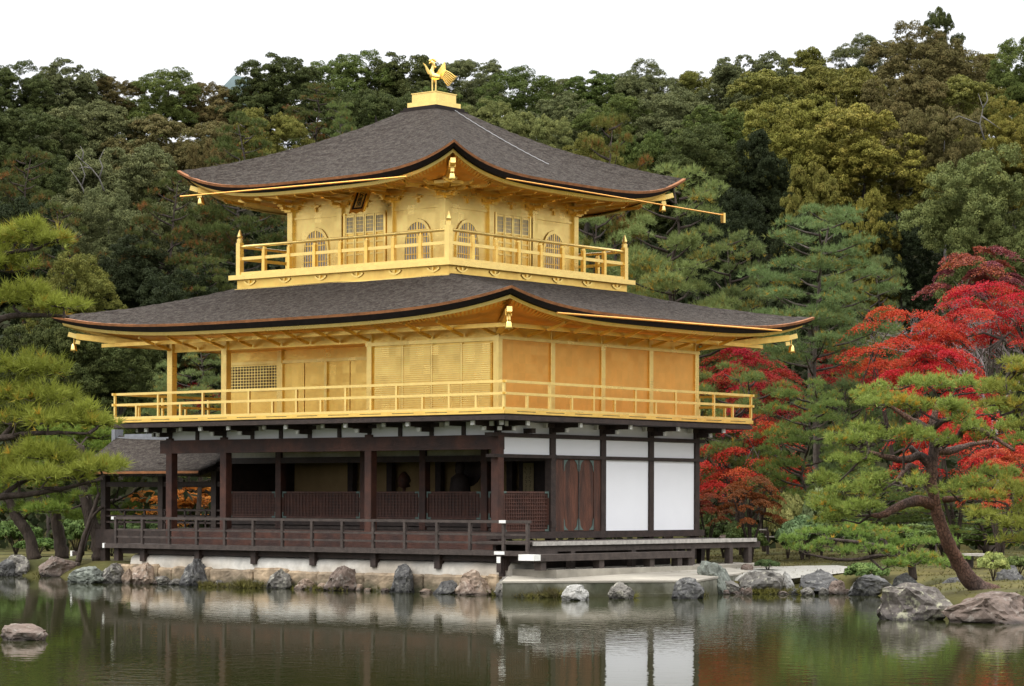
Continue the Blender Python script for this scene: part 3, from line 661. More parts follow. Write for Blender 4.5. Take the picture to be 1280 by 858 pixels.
for i in range(9):
    for s in range(4):
        u = i / 8
        if s > 1 and i % 8 == 0: continue
        x, y = [(RX0 + u*2*hb, RY0), (RX0 + u*2*hb, RY1), (RX0, RY0 + u*2*hb), (RX1, RY0 + u*2*hb)][s]
        if i % 8 == 0:
            m = MB().box(x-.075, x+.075, y-.075, y+.075, 8.40, 9.30); pst = m.build('corner_post', gold_pale, rail3)
            MB().lathe((x, y, 9.30), [(.085, 0), (.085, .1), (.05, .12), (.075, .17), (.05, .25), (.012, .36)], 10).build('finial', gold_pale, rail3, smooth=False)
        else:
            MB().box(x-.05, x+.05, y-.05, y+.05, 8.49, 9.09).build('post', gold, rail3)
            MB().lathe((x, y, 9.05), [(.03, 0), (.06, .03), (.06, .075), (.035, .1)], 8).build('post_cap', gold_bright, rail3)
hw = 2.75; W3 = (cx3 - hw, cx3 + hw, cy3 - hw, cy3 + hw); bay = 2*hw/3
MB().box(W3[0], W3[1], W3[2], W3[3], 8.40, 10.62).build('wall', gold_pale, PAV)
seen3 = set()
for i in range(4):
    for x, y in ((W3[0] + i*bay, W3[2]), (W3[1], W3[2] + i*bay), (W3[0], W3[2] + i*bay), (W3[0] + i*bay, W3[3])):
        key = (round(x, 2), round(y, 2))
        if key in seen3: continue
        seen3.add(key); gpillar(x, y, 8.40, 10.35, .19)
# beams
for z0, z1, e in ((9.93, 9.99, .035), (8.405, 8.53, .05), (10.30, 10.40, .05)):
    m = MB(); m.box(W3[0]-e, W3[1]+e, W3[2]-e, W3[2]-.002, z0, z1); m.box(W3[1]+.002, W3[1]+e, W3[2]+.0, W3[3]+e, z0, z1); m.box(W3[0]-e, W3[0]-.002, W3[2], W3[3]+e, z0, z1)
    m.build('wall_beam', gold_pale, PAV)
def arch_pts(wd, z0, z1):
    """outline of a bell shaped window"""
    h = z1 - z0; pts = []
    for u, v in ((-.5, 0), (-.49, .45), (-.46, .62), (-.42, .74), (-.35, .84), (-.27, .90), (-.25, .925), (-.12, .97), (-.05, .985), (0, 1.0)): pts.append((u*wd, z0 + v*h))
    return pts + [(-a, z) for a, z in pts[-2::-1]]
def bell_window(c, d, n_):
    c = np.array(c, float); d = np.array(d, float); n_ = np.array(n_, float)
    def P(s, z, o): return (c[0] + d[0]*s + n_[0]*o, c[1] + d[1]*s + n_[1]*o, z)
    op = arch_pts(.86, 8.60, 9.60)
    wn = MB().slab([P(s, z, .004) for s, z in op], tuple(n_ * .012)).build('window', paper, PAV)
    ou = arch_pts(1.0, 8.55, 9.69); m = MB()
    for i in range(len(op) - 1):
        m.slab([P(*op[i], .003), P(*ou[i], .003), P(*ou[i+1], .003), P(*op[i+1], .003)], tuple(n_ * .035))
    m.build('frame', gold_pale, wn)
    m = MB()
    for k in range(-4, 5):
        s = k * .092; zt = np.interp(s, [p[0] for p in op], [p[1] for p in op]); wd = .03 if k else .06
        m.slab([P(s-wd/2, 8.55, .018), P(s+wd/2, 8.55, .018), P(s+wd/2, zt, .018), P(s-wd/2, zt, .018)], tuple(n_ * .016))
    for z in (8.75, 8.97, 9.19, 9.38): 
        hwid = .43 * (1 - .2 * (z - 8.6)); m.slab([P(-hwid, z-.014, .019), P(hwid, z-.014, .019), P(hwid, z+.014, .019), P(-hwid, z+.014, .019)], tuple(n_ * .016))
    m.build('lattice', gold, wn)
def panel_doors(c, d, n_):
    c = np.array(c, float); d = np.array(d, float); n_ = np.array(n_, float)
    def P(s, z, o): return (c[0] + d[0]*s + n_[0]*o, c[1] + d[1]*s + n_[1]*o, z)
    def R_(m, s0, s1, z0, z1, o, th): m.slab([P(s0, z0, o), P(s1, z0, o), P(s1, z1, o), P(s0, z1, o)], tuple(n_ * th))
    W_ = 1.42; lw = W_ / 4
    for i in range(4):
        s0 = -W_/2 + i*lw + .008; s1 = s0 + lw - .016
        m = MB(); R_(m, s0, s1, 8.54, 9.92, .004, .03); dr = m.build('door', gold, PAV)
        m = MB()
        for a_, b_ in ((8.54, 8.585), (8.84, 8.88), (9.16, 9.20), (9.30, 9.335), (9.42, 9.455), (9.86, 9.92)): R_(m, s0 + .045, s1 - .045, a_, b_, .035, .022)
        R_(m, s0, s0 + .044, 8.54, 9.92, .035, .03); R_(m, s1 - .044, s1, 8.54, 9.92, .035, .03)
        m.build('rails', gold_pale, dr)
        m = MB(); R_(m, s0 + .045, s1 - .045, 9.456, 9.858, .0355, .008); m.build('pane', paper, dr)
        m = MB()
        for k in range(1, 5): s = s0 + .045 + (lw - .106) * k / 5; R_(m, s - .007, s + .007, 9.457, 9.857, .044, .008)
        for k in range(1, 4): z = 9.456 + .4 * k / 4; R_(m, s0 + .046, s1 - .046, z - .006, z + .006, .0445, .009)
        m.build('lattice', gold_pale, dr)
    for e_ in (-W_/2 - .05, W_/2): m = MB(); R_(m, e_, e_ + .05, 8.5, 9.97, .02, .06); m.build('door_post', gold_bright, PAV)
for k in (0, 2): bell_window((W3[0] + bay*(k+.5), W3[2], 0), (1, 0, 0), (0, -1, 0)); bell_window((W3[1], W3[2] + bay*(k+.5), 0), (0, 1, 0), (1, 0, 0))
panel_doors((cx3, W3[2], 0), (1, 0, 0), (0, -1, 0)); panel_doors((W3[1], cy3, 0), (0, 1, 0), (1, 0, 0))
# bracket sets on the pillar heads
def bracket_set(x, y, dx, dy):
    px_, py_ = -dy, dx; m = MB(); b = lambda a: (x + dx*a, y + dy*a)
    c0 = b(.0); m.box(c0[0]-.12, c0[0]+.12, c0[1]-.12, c0[1]+.12, 10.14, 10.22)
    for z, ln, lo in ((10.24, .30, .34), (10.37, .46, .62)):
        m.bar((x - px_*ln, y - py_*ln, z), (x + px_*ln, y + py_*ln, z), .09, .08); m.bar((x, y, z), (x + dx*lo, y + dy*lo, z), .09, .08)
        for s in (-1, 1): m.box(x + s*px_*ln - .06, x + s*px_*ln + .06, y + s*py_*ln - .06, y + s*py_*ln + .06, z + .03, z + .08)
        m.box(x + dx*lo - .06, x + dx*lo + .06, y + dy*lo - .06, y + dy*lo + .06, z + .03, z + .08)
    o = m.build('bracket_set', gold, PAV)
    m = MB(); m.bar((x + dx*.622, y + dy*.622, 10.39), (x + dx*.70, y + dy*.70, 10.42), .1, .1); m.build('bracket_end', gold_bright, o)
for i in range(4):
    bracket_set(W3[0] + i*bay, W3[2] - .06, 0, -1); bracket_set(W3[1] + .06, W3[2] + i*bay, 1, 0)
for i in range(3):
    for x, y, fr in ((W3[0] + (i+.5)*bay, W3[2] - .03, 0), (W3[1] + .03, W3[2] + (i+.5)*bay, 1)):
        m = MB(); m.bar((x, y, 10.1), (x, y, 10.36), .05, .05)
        m.bar((x - .14*(1-fr), y - .14*fr, 10.25), (x + .14*(1-fr), y + .14*fr, 10.25), .06, .06); m.build('strut', gold, PAV)
for i in range(13):
    u = -hw - 1.2 + i * (2*hw + 2.4) / 12
    for x, y, dx, dy in ((cx3 + u, W3[2] - .7, 0, -1), (W3[1] + .7, cy3 + u, 1, 0)):
        m = MB(); m.bar((x, y, 10.40), (x + dx*.62, y + dy*.62, 10.40), .06, .08); m.bar((x + dx*.62, y + dy*.62, 10.40), (x + dx*.74, y + dy*.74, 10.46), .05, .07); m.build('eave_bracket', gold_pale, PAV)
pbox('eave_purlin', gold, W3[0] - 1.3, W3[1] + .95, W3[2] - .78, W3[2] - .68, 10.43, 10.52); pbox('eave_purlin', gold, W3[1] + .68, W3[1] + .78, W3[2] - .67, W3[3] + 1.3, 10.43, 10.52)
ho = 4.95; R3 = (cx3 - ho, cx3 + ho, cy3 - ho, cy3 + ho); hi = .60
roof3 = hip_roof(R3, (cx3 - hi, cx3 + hi, cy3 - hi, cy3 + hi), 10.62, 12.98, .80, .62, 4.0, W3, 10.50, (78, 78), PAV)
for dx, dy in ((S, -S), (-S, -S), (S, S), (-S, S)):
    hip_beam(cx3 + math.copysign(hw, dx), cy3 + math.copysign(hw, dy), dx, dy, 10.46, 10.72, .2, 2.55)
# gutters on hangers under the upper eaves, ridge cap, pedestal, cable
gut = MB().tube([(cx3 + ho + .1, 1.2, 10.46), (cx3 + ho + .1, 10.9, 10.38)], .019, 8).build('gutter', gold_shade, PAV)
MB().box(cx3 + ho + .05, cx3 + ho + .15, 10.84, 10.94, 10.16, 10.44).build('spout', gold_bright, gut)
gut = MB().tube([(-10.5, cy3 - ho - .1, 10.52), (-2.3, cy3 - ho - .1, 10.43)], .022, 8).build('gutter', gold_shade, PAV)
MB().tube([(2.42, -.7, 6.80), (2.42, 9.1, 6.89)], .025, 8).build('gutter', gold_shade, PAV)
cap = MB(); cap.box(cx3 - .66, cx3 + .66, cy3 - .66, cy3 + .66, 12.90, 12.99); cap.box(cx3 - .60, cx3 + .60, cy3 - .60, cy3 + .60, 12.992, 13.06); cap.build('ridge_cap', black_edge, PAV)
ped = MB(); ped.box(cx3 - .52, cx3 + .52, cy3 - .52, cy3 + .52, 13.06, 13.20); ped.box(cx3 - .43, cx3 + .43, cy3 - .43, cy3 + .43, 13.20, 13.44); ped.box(cx3 - .45, cx3 + .45, cy3 - .45, cy3 + .45, 13.442, 13.465)
ped = ped.build('pedestal', gold_pale, PAV)
cb = []
for i in range(30):
    u = i / 29; x = cx3 + .62 + u * 2.9; y = cy3 + .1 + u * .55
    v = 1 - (x - cx3 - hi) / (ho - hi); tt = abs((y - cy3)) / (hi + (ho - hi) * (1 - v)); zz = 10.62 + .62 * tt**4 * (1-v)**1.6 + 2.36 * (.8*v + .2*v*v)
    cb.append((x, y, zz + .025 + .01 * (i % 2)))
MB().tube(cb, .009, 5).build('roof_cable', cable_m, PAV)

# --- wind bells hanging from the hips --------------------------------------------------
def bell(x, y, z, label):
    r = empty('wind_bell', (x, y, z)); tag(r, label, 'wind bell', 'gilt wind bells under the roof corners')
    MB().lathe((x, y, z), [(.012, .0), (.05, -.03), (.075, -.08), (.085, -.16), (.105, -.22), (.095, -.225), (.02, -.1)], 12).build('bell_body', gold_bright, r, smooth=True)
    MB().tube([(x, y, z + .17), (x, y, z - .02)], .012, 6).build('hanging_hook', gold, r)
    MB().tube([(x, y, z - .1), (x, y, z - .26)], .01, 6).build('clapper', gold, r)
o2 = 1.9
bell(o2, -o2, 6.60, 'gilt wind bell under the nearest corner of the lower roof')
bell(X0 - o2, -o2, 6.60, 'gilt wind bell under the left tip of the lower roof beside pine boughs')
bell(o2, Y1 + o2, 6.60, 'gilt wind bell under the right tip of the lower roof before the pines')
e3 = hw + 1.75
bell(cx3 + e3, cy3 - e3, 10.55, 'gilt wind bell under the nearest corner of the upper roof')
bell(cx3 - e3, cy3 - e3, 10.55, 'gilt wind bell hanging from the left tip of the upper roof')
bell(cx3 + e3, cy3 + e3, 10.55, 'gilt wind bell under the right tip of the upper roof beside the gutter pipe')

# --- name plaque under the upper eave ---------------------------------------------------
pc = np.array([-5.42, W3[2] - .62, 10.22])
pq = empty('name_plaque', tuple(pc)); pq.rotation_euler = (R(-24), 0, R(0)); ORG[pq.name] = np.zeros(3); pq.scale = (1.25, 1, 1.0)
tag(pq, 'small tilted black bordered plaque with dark characters under the upper eave', 'plaque')
MB().box(-.16, .16, .0, .05, -.29, .29).build('board', ink, pq)
MB().box(-.10, .10, -.012, -.002, -.23, .23).build('panel', gold_pale, pq)
m = MB()
for a_, b_, c_, d_ in ((-.20, -.16, -.33, .31), (.16, .20, -.33, .31), (-.16, .16, .29, .33), (-.16, .16, -.34, -.29)): m.box(a_, b_, -.02, .055, c_, d_)
m.slab([(-.2, -.02, -.33), (-.2, -.02, -.40), (-.1, -.02, -.36), (0, -.02, -.42), (.1, -.02, -.36), (.2, -.02, -.40), (.2, -.02, -.33)], (0, .03, 0))
m.build('frame', gold_bright, pq)
for i, ch in enumerate('究竟頂'):
    cu = bpy.data.curves.new('character', 'FONT'); cu.body = ch; cu.size = .15; cu.align_x = 'CENTER'; cu.align_y = 'CENTER'; cu.extrude = .003
    o = bpy.data.objects.new('character', cu); C.objects.link(o); o.parent = pq; o.location = (0, -.017, .145 - i * .145); o.rotation_euler = (R(90), 0, 0)
    cu.materials.append(ink)
    dgc = bpy.context.evaluated_depsgraph_get(); me = bpy.data.meshes.new_from_object(o.evaluated_get(dgc)); mw = (o.location.copy(), o.rotation_euler.copy()); bpy.data.objects.remove(o)
    o = bpy.data.objects.new('character', me); C.objects.link(o); o.parent = pq; o.location, o.rotation_euler = mw

# --- phoenix on the pedestal --------------------------------------------------------------
ph = empty('phoenix_statue', (cx3, cy3, 13.465)); tag(ph, 'gilded phoenix statue with raised wings and fanned tail on top of the upper roof', 'statue')
zc = 13.465
# the bird stands across the ridge: u runs towards the tail, t sideways
ux_, tx_ = RT, AX
def BP(u, z, t=0.): return (cx3 + ux_[0]*u + tx_[0]*t, cy3 + ux_[1]*u + tx_[1]*t, zc + z)
MB().lathe((cx3, cy3, zc), [(.15, 0), (.13, .05), (.09, .07)], 12).build('plinth', gold_pale, ph)
m = MB(); m.tube([BP(.20, .46), BP(.13, .47), BP(.04, .47), BP(-.05, .51), BP(-.075, .58), BP(-.055, .66), BP(-.03, .74), BP(-.02, .80), BP(-.03, .86), BP(-.07, .885), BP(-.10, .88)], [.02, .07, .10, .10, .075, .05, .042, .045, .062, .058, .03], 12)
m.tube([BP(-.09, .88), BP(-.13, .855), BP(-.145, .825)], [.03, .018, .003], 6)
m.build('body', gold_bright, ph, smooth=True)
m = MB()
for k in range(6): a_ = .5 + k * .42; m.lathe(BP(-.045 + .085*math.cos(a_), .875 + .085*math.sin(a_)), [(.012, -.03), (.034, -.015), (.036, .012), (.012, .032)], 8)
m.lathe(BP(.03, .745), [(.01, -.03), (.03, -.01), (.03, .015), (.01, .03)], 8); m.build('crest', gold_bright, ph, smooth=True)
m = MB()
for u_ in (-.05, .045):
    m.tube([BP(u_*.7, .42), BP(u_, .27), BP(u_, .06)], [.04, .022, .018], 8)
    for e in (-.03, 0, .03): m.tube([BP(u_, .07), BP(u_ - .06, .065, e)], [.014, .006], 5)
m.build('legs', gold_bright, ph)
for sg, out in ((-1, [(-.10, .50), (-.17, .54), (-.22, .64), (-.25, .74), (-.31, .84), (-.23, .79), (-.16, .69), (-.09, .60)]), (1, [(.03, .53), (.13, .66), (.21, .79), (.29, .91), (.315, .80), (.31, .66), (.25, .56), (.16, .50)])):
    m = MB(); m.slab([BP(u_, z, -.10 - .25*abs(u_) if sg < 0 else .06 + .2*abs(u_)) for u_, z in out], tuple(np.array([*(tx_*.03), 0])))
    wg = m.build('wing', gold, ph); m = MB()
    for j in range(5):
        p0 = np.array(out[0])*(1-j/6) + np.array(out[-1])*(j/6); p1 = np.array(out[3])*(1-j/5) + np.array(out[5 if sg > 0 else 5])*(j/5)
        tt_ = lambda q: (-.11 - .25*abs(q[0]) if sg < 0 else .05 + .2*abs(q[0]))
        m.tube([BP(p0[0], p0[1], tt_(p0)), BP(p1[0], p1[1], tt_(p1))], [.012, .007], 5)
    m.build('feathers', gold_bright, wg)
m = MB()
for k in range(7):
    f_ = k / 6; e = (k - 3) * .03
    P0 = np.array([.15, .46]); P1 = np.array([.30 - .06*f_, .66 - .22*f_]); P2 = np.array([.46 - .13*f_, .56 - .24*f_]); P3 = np.array([.58 - .20*f_, .46 - .20*f_]); P4 = np.array([.66 - .22*f_, .46 - .17*f_])
    m.tube([BP(*P0, e*.3), BP(*P1, e), BP(*P2, e*1.5), BP(*P3, e*2), BP(*P4, e*2.2)], [.008, .0105, .0105, .010, .004], 6)
m.build('tail', gold_bright, ph, smooth=True)

# --- statues and scroll in the dim first storey -------------------------------------------
def statue(x, y, z, s, label, halo):
    r = empty('seated_statue', (x, y, z)); tag(r, label, 'statue')
    MB().lathe((x, y, z), [(.42*s, 0), (.46*s, .08*s), (.36*s, .2*s), (.42*s, .28*s), (.5*s, .36*s), (.46*s, .46*s), (.3*s, .56*s), (.27*s, .78*s), (.25*s, .95*s), (.13*s, 1.04*s), (.085*s, 1.08*s), (.12*s, 1.14*s), (.135*s, 1.24*s), (.10*s, 1.34*s), (.05*s, 1.38*s), (.02*s, 1.42*s)], 16, 1, .8).build('figure', wood_dark, r, smooth=True)
    MB().box(x - .55*s, x + .55*s, y - .45*s, y + .45*s, z - .45, z - .002).build('dais', wood_dark, r)
    if halo: MB().slab([(x + .42*s*math.cos(a*math.pi/8), y + .3*s, z + 1.15*s + .42*s*math.sin(a*math.pi/8)) for a in range(16)], (0, .03, 0)).build('halo', wood_dark, r)
SXY = (-4.37,)
statue(SXY[0], 1.75*K, 1.85, 1.1, 'dark seated statue with a halo inside the open first storey', True)
so2 = empty('lotus_ornament', (-6.67, 1.9*K, 1.6)); tag(so2, 'brown lotus flower ornament on a stand, dim inside the open first storey', 'ornament')
MB().lathe((-6.67, 1.9*K, 1.6), [(.3, 0), (.3, .45), (.1, .5), (.05, .8), (.16, .86), (.04, .92), (.05, 1.03)], 10).build('stand', wood_red, so2)
MB().lathe((-6.67, 1.9*K, 2.62), [(.05, 0), (.18, .05), (.14, .13), (.19, .2), (.15, .33), (.08, .42), (.03, .46)], 10).build('flower', wood_door, so2, smooth=True)
sc = empty('hanging_scroll', (-2.74, 2.2*K, 3.3)); tag(sc, 'narrow hanging scroll with dark brush writing inside the first storey corner bay', 'scroll')
MB().box(-2.92, -2.56, 2.19*K-.02, 2.19*K-.005, 2.1, 3.3).build('silk', scroll_m, sc)
m = MB(); rr = random.Random(3)
for cx_ in (-2.82, -2.68):
    for i in range(9):
        z = 3.18 - i*.115
        for k in range(3): dx_ = rr.uniform(-.03, .03); m.box(cx_ + dx_ - rr.uniform(.01, .035), cx_ + dx_ + .02, 2.19*K-.026, 2.19*K-.021, z - k*.03 - .012, z - k*.03)
m.build('brush_strokes', ink, sc)

# --- stone base, landing ------------------------------------------------------------------
rng = random.Random(5)
STONE_TEX = bpy.data.textures.new('stone_lumps', 'CLOUDS'); STONE_TEX.noise_scale = .22; STONE_TEX.noise_depth = 3
sw = empty('stone_foundation', (-5, -.7, 0)); tag(sw, 'tan stone retaining wall with white plaster mound under the dark front veranda', 'wall')
x = X0 - .9; i = 0
while x < 1.05:
    ww = rng.uniform(.9, 2.1) if x > -10.5 else rng.uniform(.4, .7); x2 = min(1.1, x + ww)
    bo = MB().box(x + .006, x2 - .006, -1.30 + rng.uniform(-.04, .03), -.8, -.5, .50 + rng.uniform(-.07, .03)).build('block', tan_stone, sw, bevel=.05)
    md = bo.modifiers.new('s', 'SUBSURF'); md.subdivision_type = 'SIMPLE'; md.levels = md.render_levels = 4
    md = bo.modifiers.new('d', 'DISPLACE'); md.texture = STONE_TEX; md.strength = .07; md.texture_coords = 'GLOBAL'; x = x2
prof = [(-1.12, .3), (-1.16, .55), (-1.12, .70), (-1.0, .78), (-.6, .82), (.4, .83)]
m = MB(); nseg = 26
for i in range(nseg + 1):
    x = X0 - .4 + (1.3 - X0 + .4) * i / nseg
    m.v += [(x, y + .02 * noise.noise((x, y, 0)), z + .02*noise.noise((x*.8, z, 5))) for y, z in prof]
npf = len(prof)
for i in range(nseg):
    for j in range(npf - 1): m.f.append((i*npf + j, (i+1)*npf + j, (i+1)*npf + j + 1, i*npf + j + 1))
m.f.append(tuple(range(npf))); m.f.append(tuple(nseg*npf + j for j in range(npf))[::-1])
m.build('plaster_mound', plaster_old, sw, smooth=True)
A_, DA = on_water(628, 745); B_, DB = on_water(868, 742.5)
lz = .40
ln = empty('stone_landing', (2.5, .5, 0)); tag(ln, 'pale flat stone landing slab with mossy sides at the near corner of the pavilion', 'landing')
poly = [(A_[0], A_[1]), (B_[0], B_[1]), (3.2, 4.2), (.3, .2), (.3, -1.0)]
A_ = A_ - 1.25 * np.array([*AX, 0]); B_ = B_ - 1.1 * np.array([*AX, 0])
slabp = [(A_[0], A_[1]), (B_[0], B_[1]), (4.0, 5.2), (2.2, 6.6), (.7, .6), (1.55, -1.55)]
slz = [.40, .40, .52, .58, .58, .46]
MB().slab([(x, y, z - .07) for (x, y), z in zip(slabp, slz)], (0, 0, .07)).build('top_slab', slab_stone, ln, bevel=.015)
c_ = np.mean(np.array(slabp), 0)
MB().slab([(c_[0] + (x - c_[0])*.993, c_[1] + (y - c_[1])*.993, z - .073) for (x, y), z in zip(slabp, slz)], (0, 0, -.9)).build('side', slab_side, ln)
MB().slab([(B_[0] - 2.3, B_[1] - 2.9, -.4), (B_[0] + .12, B_[1] - .1, -.4), (B_[0] - .1, B_[1] + .1, -.4), (B_[0] - 2.5, B_[1] - 2.7, -.4)], (0, 0, .48)).build('low_step', slab_side, ln)
kb = MB(); kb.box(1.25, 2.66, -1.0, 8.6, .2, .63); kb = kb.build('stone_terrace', slab_stone); kb.location = (0, 0, 0)
tag(kb, 'pale stone terrace kerb under the low plank step on the east side of the pavilion', 'terrace')
ls = empty('low_step', (2.35, 1.6, .53)); tag(ls, 'long low weathered timber step with white left end below the plank veranda', 'step')
MB().box(2.1, 2.55, -1.5, 4.9, .90, 1.0).build('tread', wood_grey, ls); MB().box(2.45, 2.553, -1.505, 4.85, .84, .899).build('apron', wood_grey, ls)
MB().box(2.09, 2.57, -1.75, -1.501, .86, 1.005).build('white_end', pale_tip, ls)
for y in (-1.3, 1.0, 3.1, 4.3, 4.78): MB().box(2.3, 2.5, y - .1, y + .1, .62, .90).build('leg', wood_grey, ls)

# --- fishing deck pavilion on the left -------------------------------------------------------
FX0, FX1, FY0, FY1 = -17.0, X0 - .15, 2.2, 4.8
fp = empty('fishing_pavilion', ((FX0+FX1)/2, 3.5, .3)); tag(fp, 'small open dark timber fishing pavilion with a bark gable roof left of the golden one', 'pavilion')
for x in (FX0 + .15, -14.4, -12.2):
    for y in (FY0, FY1): MB().box(x-.1, x+.1, y-.1, y+.1, -.3 if x < -16 else .2, 3.35).build('pillar', wood_dark, fp)
for y in (FY0, FY1): MB().box(FX0, FX1, y-.07, y+.07, 2.66, 2.80).build('beam', wood_dark, fp); MB().box(FX0 - .3, FX1, y-.08, y+.08, 3.1, 3.22).build('beam', wood_dark, fp)
for x in (FX0+.15, -14.4, -12.2): MB().box(x-.07, x+.07, FY0, FY1, 2.66, 2.8).build('beam', wood_dark, fp)
MB().box(FX0, FX1, FY0 - .1, FY1 + .1, 1.28, 1.40).build('floor', wood_dark, fp)
MB().box(FX0 - .1, FX1, FY0 - .17, FY0 - .11, .85, 1.40).build('side_planks', wood_dark, fp)
m = MB()
for y in (FY0 - .05, FY1): 
    for z in (1.62, 1.8, 1.98): m.bar((FX0, y, z), (FX1, y, z), .05, .05)
    for i in range(7): xx = FX0 + .2 + i*.85; m.bar((xx, y, 1.4), (xx, y, 1.98), .05, .05)
for z in (1.62, 1.8, 1.98): m.bar((FX0, FY0, z), (FX0, FY1, z), .05, .05)
m.build('railing', wood_dark, fp)
prof = [(1.4, 3.10), (2.0, 3.27), (2.7, 3.58), (3.2, 3.90), (3.5, 4.12)]; prof += [(7.0 - y, z) for y, z in prof[-2::-1]]
m = MB(); nx = 14
for i in range(nx + 1):
    u = i / nx; x = -17.75 + (17.75 + X0 - .3 + .0) * u; x = -17.75 + (X0 - .4 + 17.75) * u; k = .10 * (1 - u) ** 4
    m.v += [(x, y, z + k) for y, z in prof]
n9 = len(prof)
for i in range(nx):
    for j in range(n9 - 1): m.f.append((i*n9 + j, (i+1)*n9 + j, (i+1)*n9 + j + 1, i*n9 + j + 1))
fr = m.build('roof', bark_roof, fp, smooth=True); mod = fr.modifiers.new('s', 'SOLIDIFY'); mod.thickness = .16; mod.offset = -1
MB().box(-17.72, X0 - .4, 1.385, 1.40, 3.03, 3.10).build('eave_trim', copper, fr)
MB().box(-17.7, X0 - .4, 3.40, 3.60, 4.06, 4.17).build('ridge_tiles', tile_grey, fr); MB().box(-17.4, -15.6, 3.44, 3.56, 4.17, 4.25).build('ridge_tiles', tile_grey, fr)
MB().box(-17.85, -17.7, 3.33, 3.67, 4.0, 4.4).build('ridge_end', tile_grey, fr)
m = MB()
for i in range(5): x = -17.2 + i*1.05; m.box(x-.05, x+.05, 1.55, 2.2, 3.02, 3.1)
rf = m.build('rafters', wood_dark, fp)
m = MB()
for i in range(5): x = -17.2 + i*1.05; m.box(x-.05, x+.05, 1.5, 1.548, 3.0, 3.12)
m.build('rafter_ends', pale_tip, fp)
lp = empty('leaning_plank', (-17.3, 1.9, .2)); tag(lp, 'dark plank with white tips leaning against the outer fishing pavilion pillar', 'plank')
MB().bar((-17.55, 1.7, .1), (-17.05, 2.05, 2.1), .09, .05).build('plank', wood_dark, lp)
MB().box(-17.7, -17.25, 1.66, 1.74, .62, .74).build('cross_piece', wood_dark, lp)
MB().box(-17.78, -17.7, 1.65, 1.75, .6, .76).build('white_tip', pale_tip, lp)

# ---------------------------------------------------------------- rocks
def ico(sub):
    import bmesh
    bm = bmesh.new(); bmesh.ops.create_icosphere(bm, subdivisions=sub, radius=1.0)
    v = np.array([x.co[:] for x in bm.verts]); f = np.array([[q.index for q in fc.verts] for fc in bm.faces]); bm.free(); return v, f
ICO_V, ICO_F = ico(4)
def rock(px, ytop, ybase, wpx, kind, label, seed, depth=.85, lean=0., D=None, sharp=1.0, z0=None):
    """a boulder standing at the waterline (or at depth D) of the photo's pixel"""
    if D is None and 130 < px < 640:
        U = (px - 640) / F_PX; dv = AX + U * RT; D = (-1.36 - CY) / dv[1]; P = at(px, ybase, D); P[2] = 0
    elif D is None: P, D = on_water(px, ybase)
    else: P = at(px, ybase, D)
    ww = wpx * D / F_PX / 2; hh_ = (ybase - ytop) * D / F_PX
    rg = np.random.RandomState(seed); off = Vector(rg.uniform(-50, 50, 3)); V = ICO_V.copy()
    pl_ = [(rg.normal(size=3), rg.uniform(.45, .85)) for _ in range(13)]
    for n_, d_ in pl_:
        n_ = n_ / np.linalg.norm(n_)
        if n_[2] < -.3: n_ = -n_
        ex = V @ n_ - d_; V = V - np.outer(np.maximum(ex, 0) * .85, n_)
    nz = np.array([noise.noise(Vector(v) * 1.6 + off) * .20 * sharp - abs(noise.noise(Vector(v) * 3.2 + off)) * .22 * sharp + abs(noise.noise(Vector(v) * 7 + off)) * .11 + noise.noise(Vector(v) * 15 + off) * .035 for v in ICO_V])
    V = V * (1 + nz)[:, None]
    # normalise to the seen width and height
    V[:, 2] -= -.55; V = V[:, :]
    z = V[:, 2]; zt = z.max(); V[:, 2] = z / zt * hh_; below = V[:, 2] < 0; V[below, 2] *= .5
    cr_ = (V[:, 0] * RT[0] + V[:, 1] * RT[1]); sc_ = 2 * ww / (cr_[~below].max() - cr_[~below].min())
    V[:, 0] *= sc_; V[:, 1] *= sc_
    V[:, 0] += RT[0] * lean * V[:, 2]; V[:, 1] += RT[1] * lean * V[:, 2]
    dl = depth * ww * .25
    if 130 < px < 640: dl = -.05 - (.35 * ww if wpx < 20 else .1)
    c = np.array([P[0] + AX[0]*dl, P[1] + AX[1]*dl, P[2] - .02])
    if px == 852: dl = -1.6
    c = np.array([P[0] + AX[0]*dl, P[1] + AX[1]*dl, P[2] - .02])
    o = mesh_np('rock', V, ICO_F, rock_m[kind], smooth=False); o.location = c
    tag(o, label, 'rock', 'rocks along the pond edge'); return o
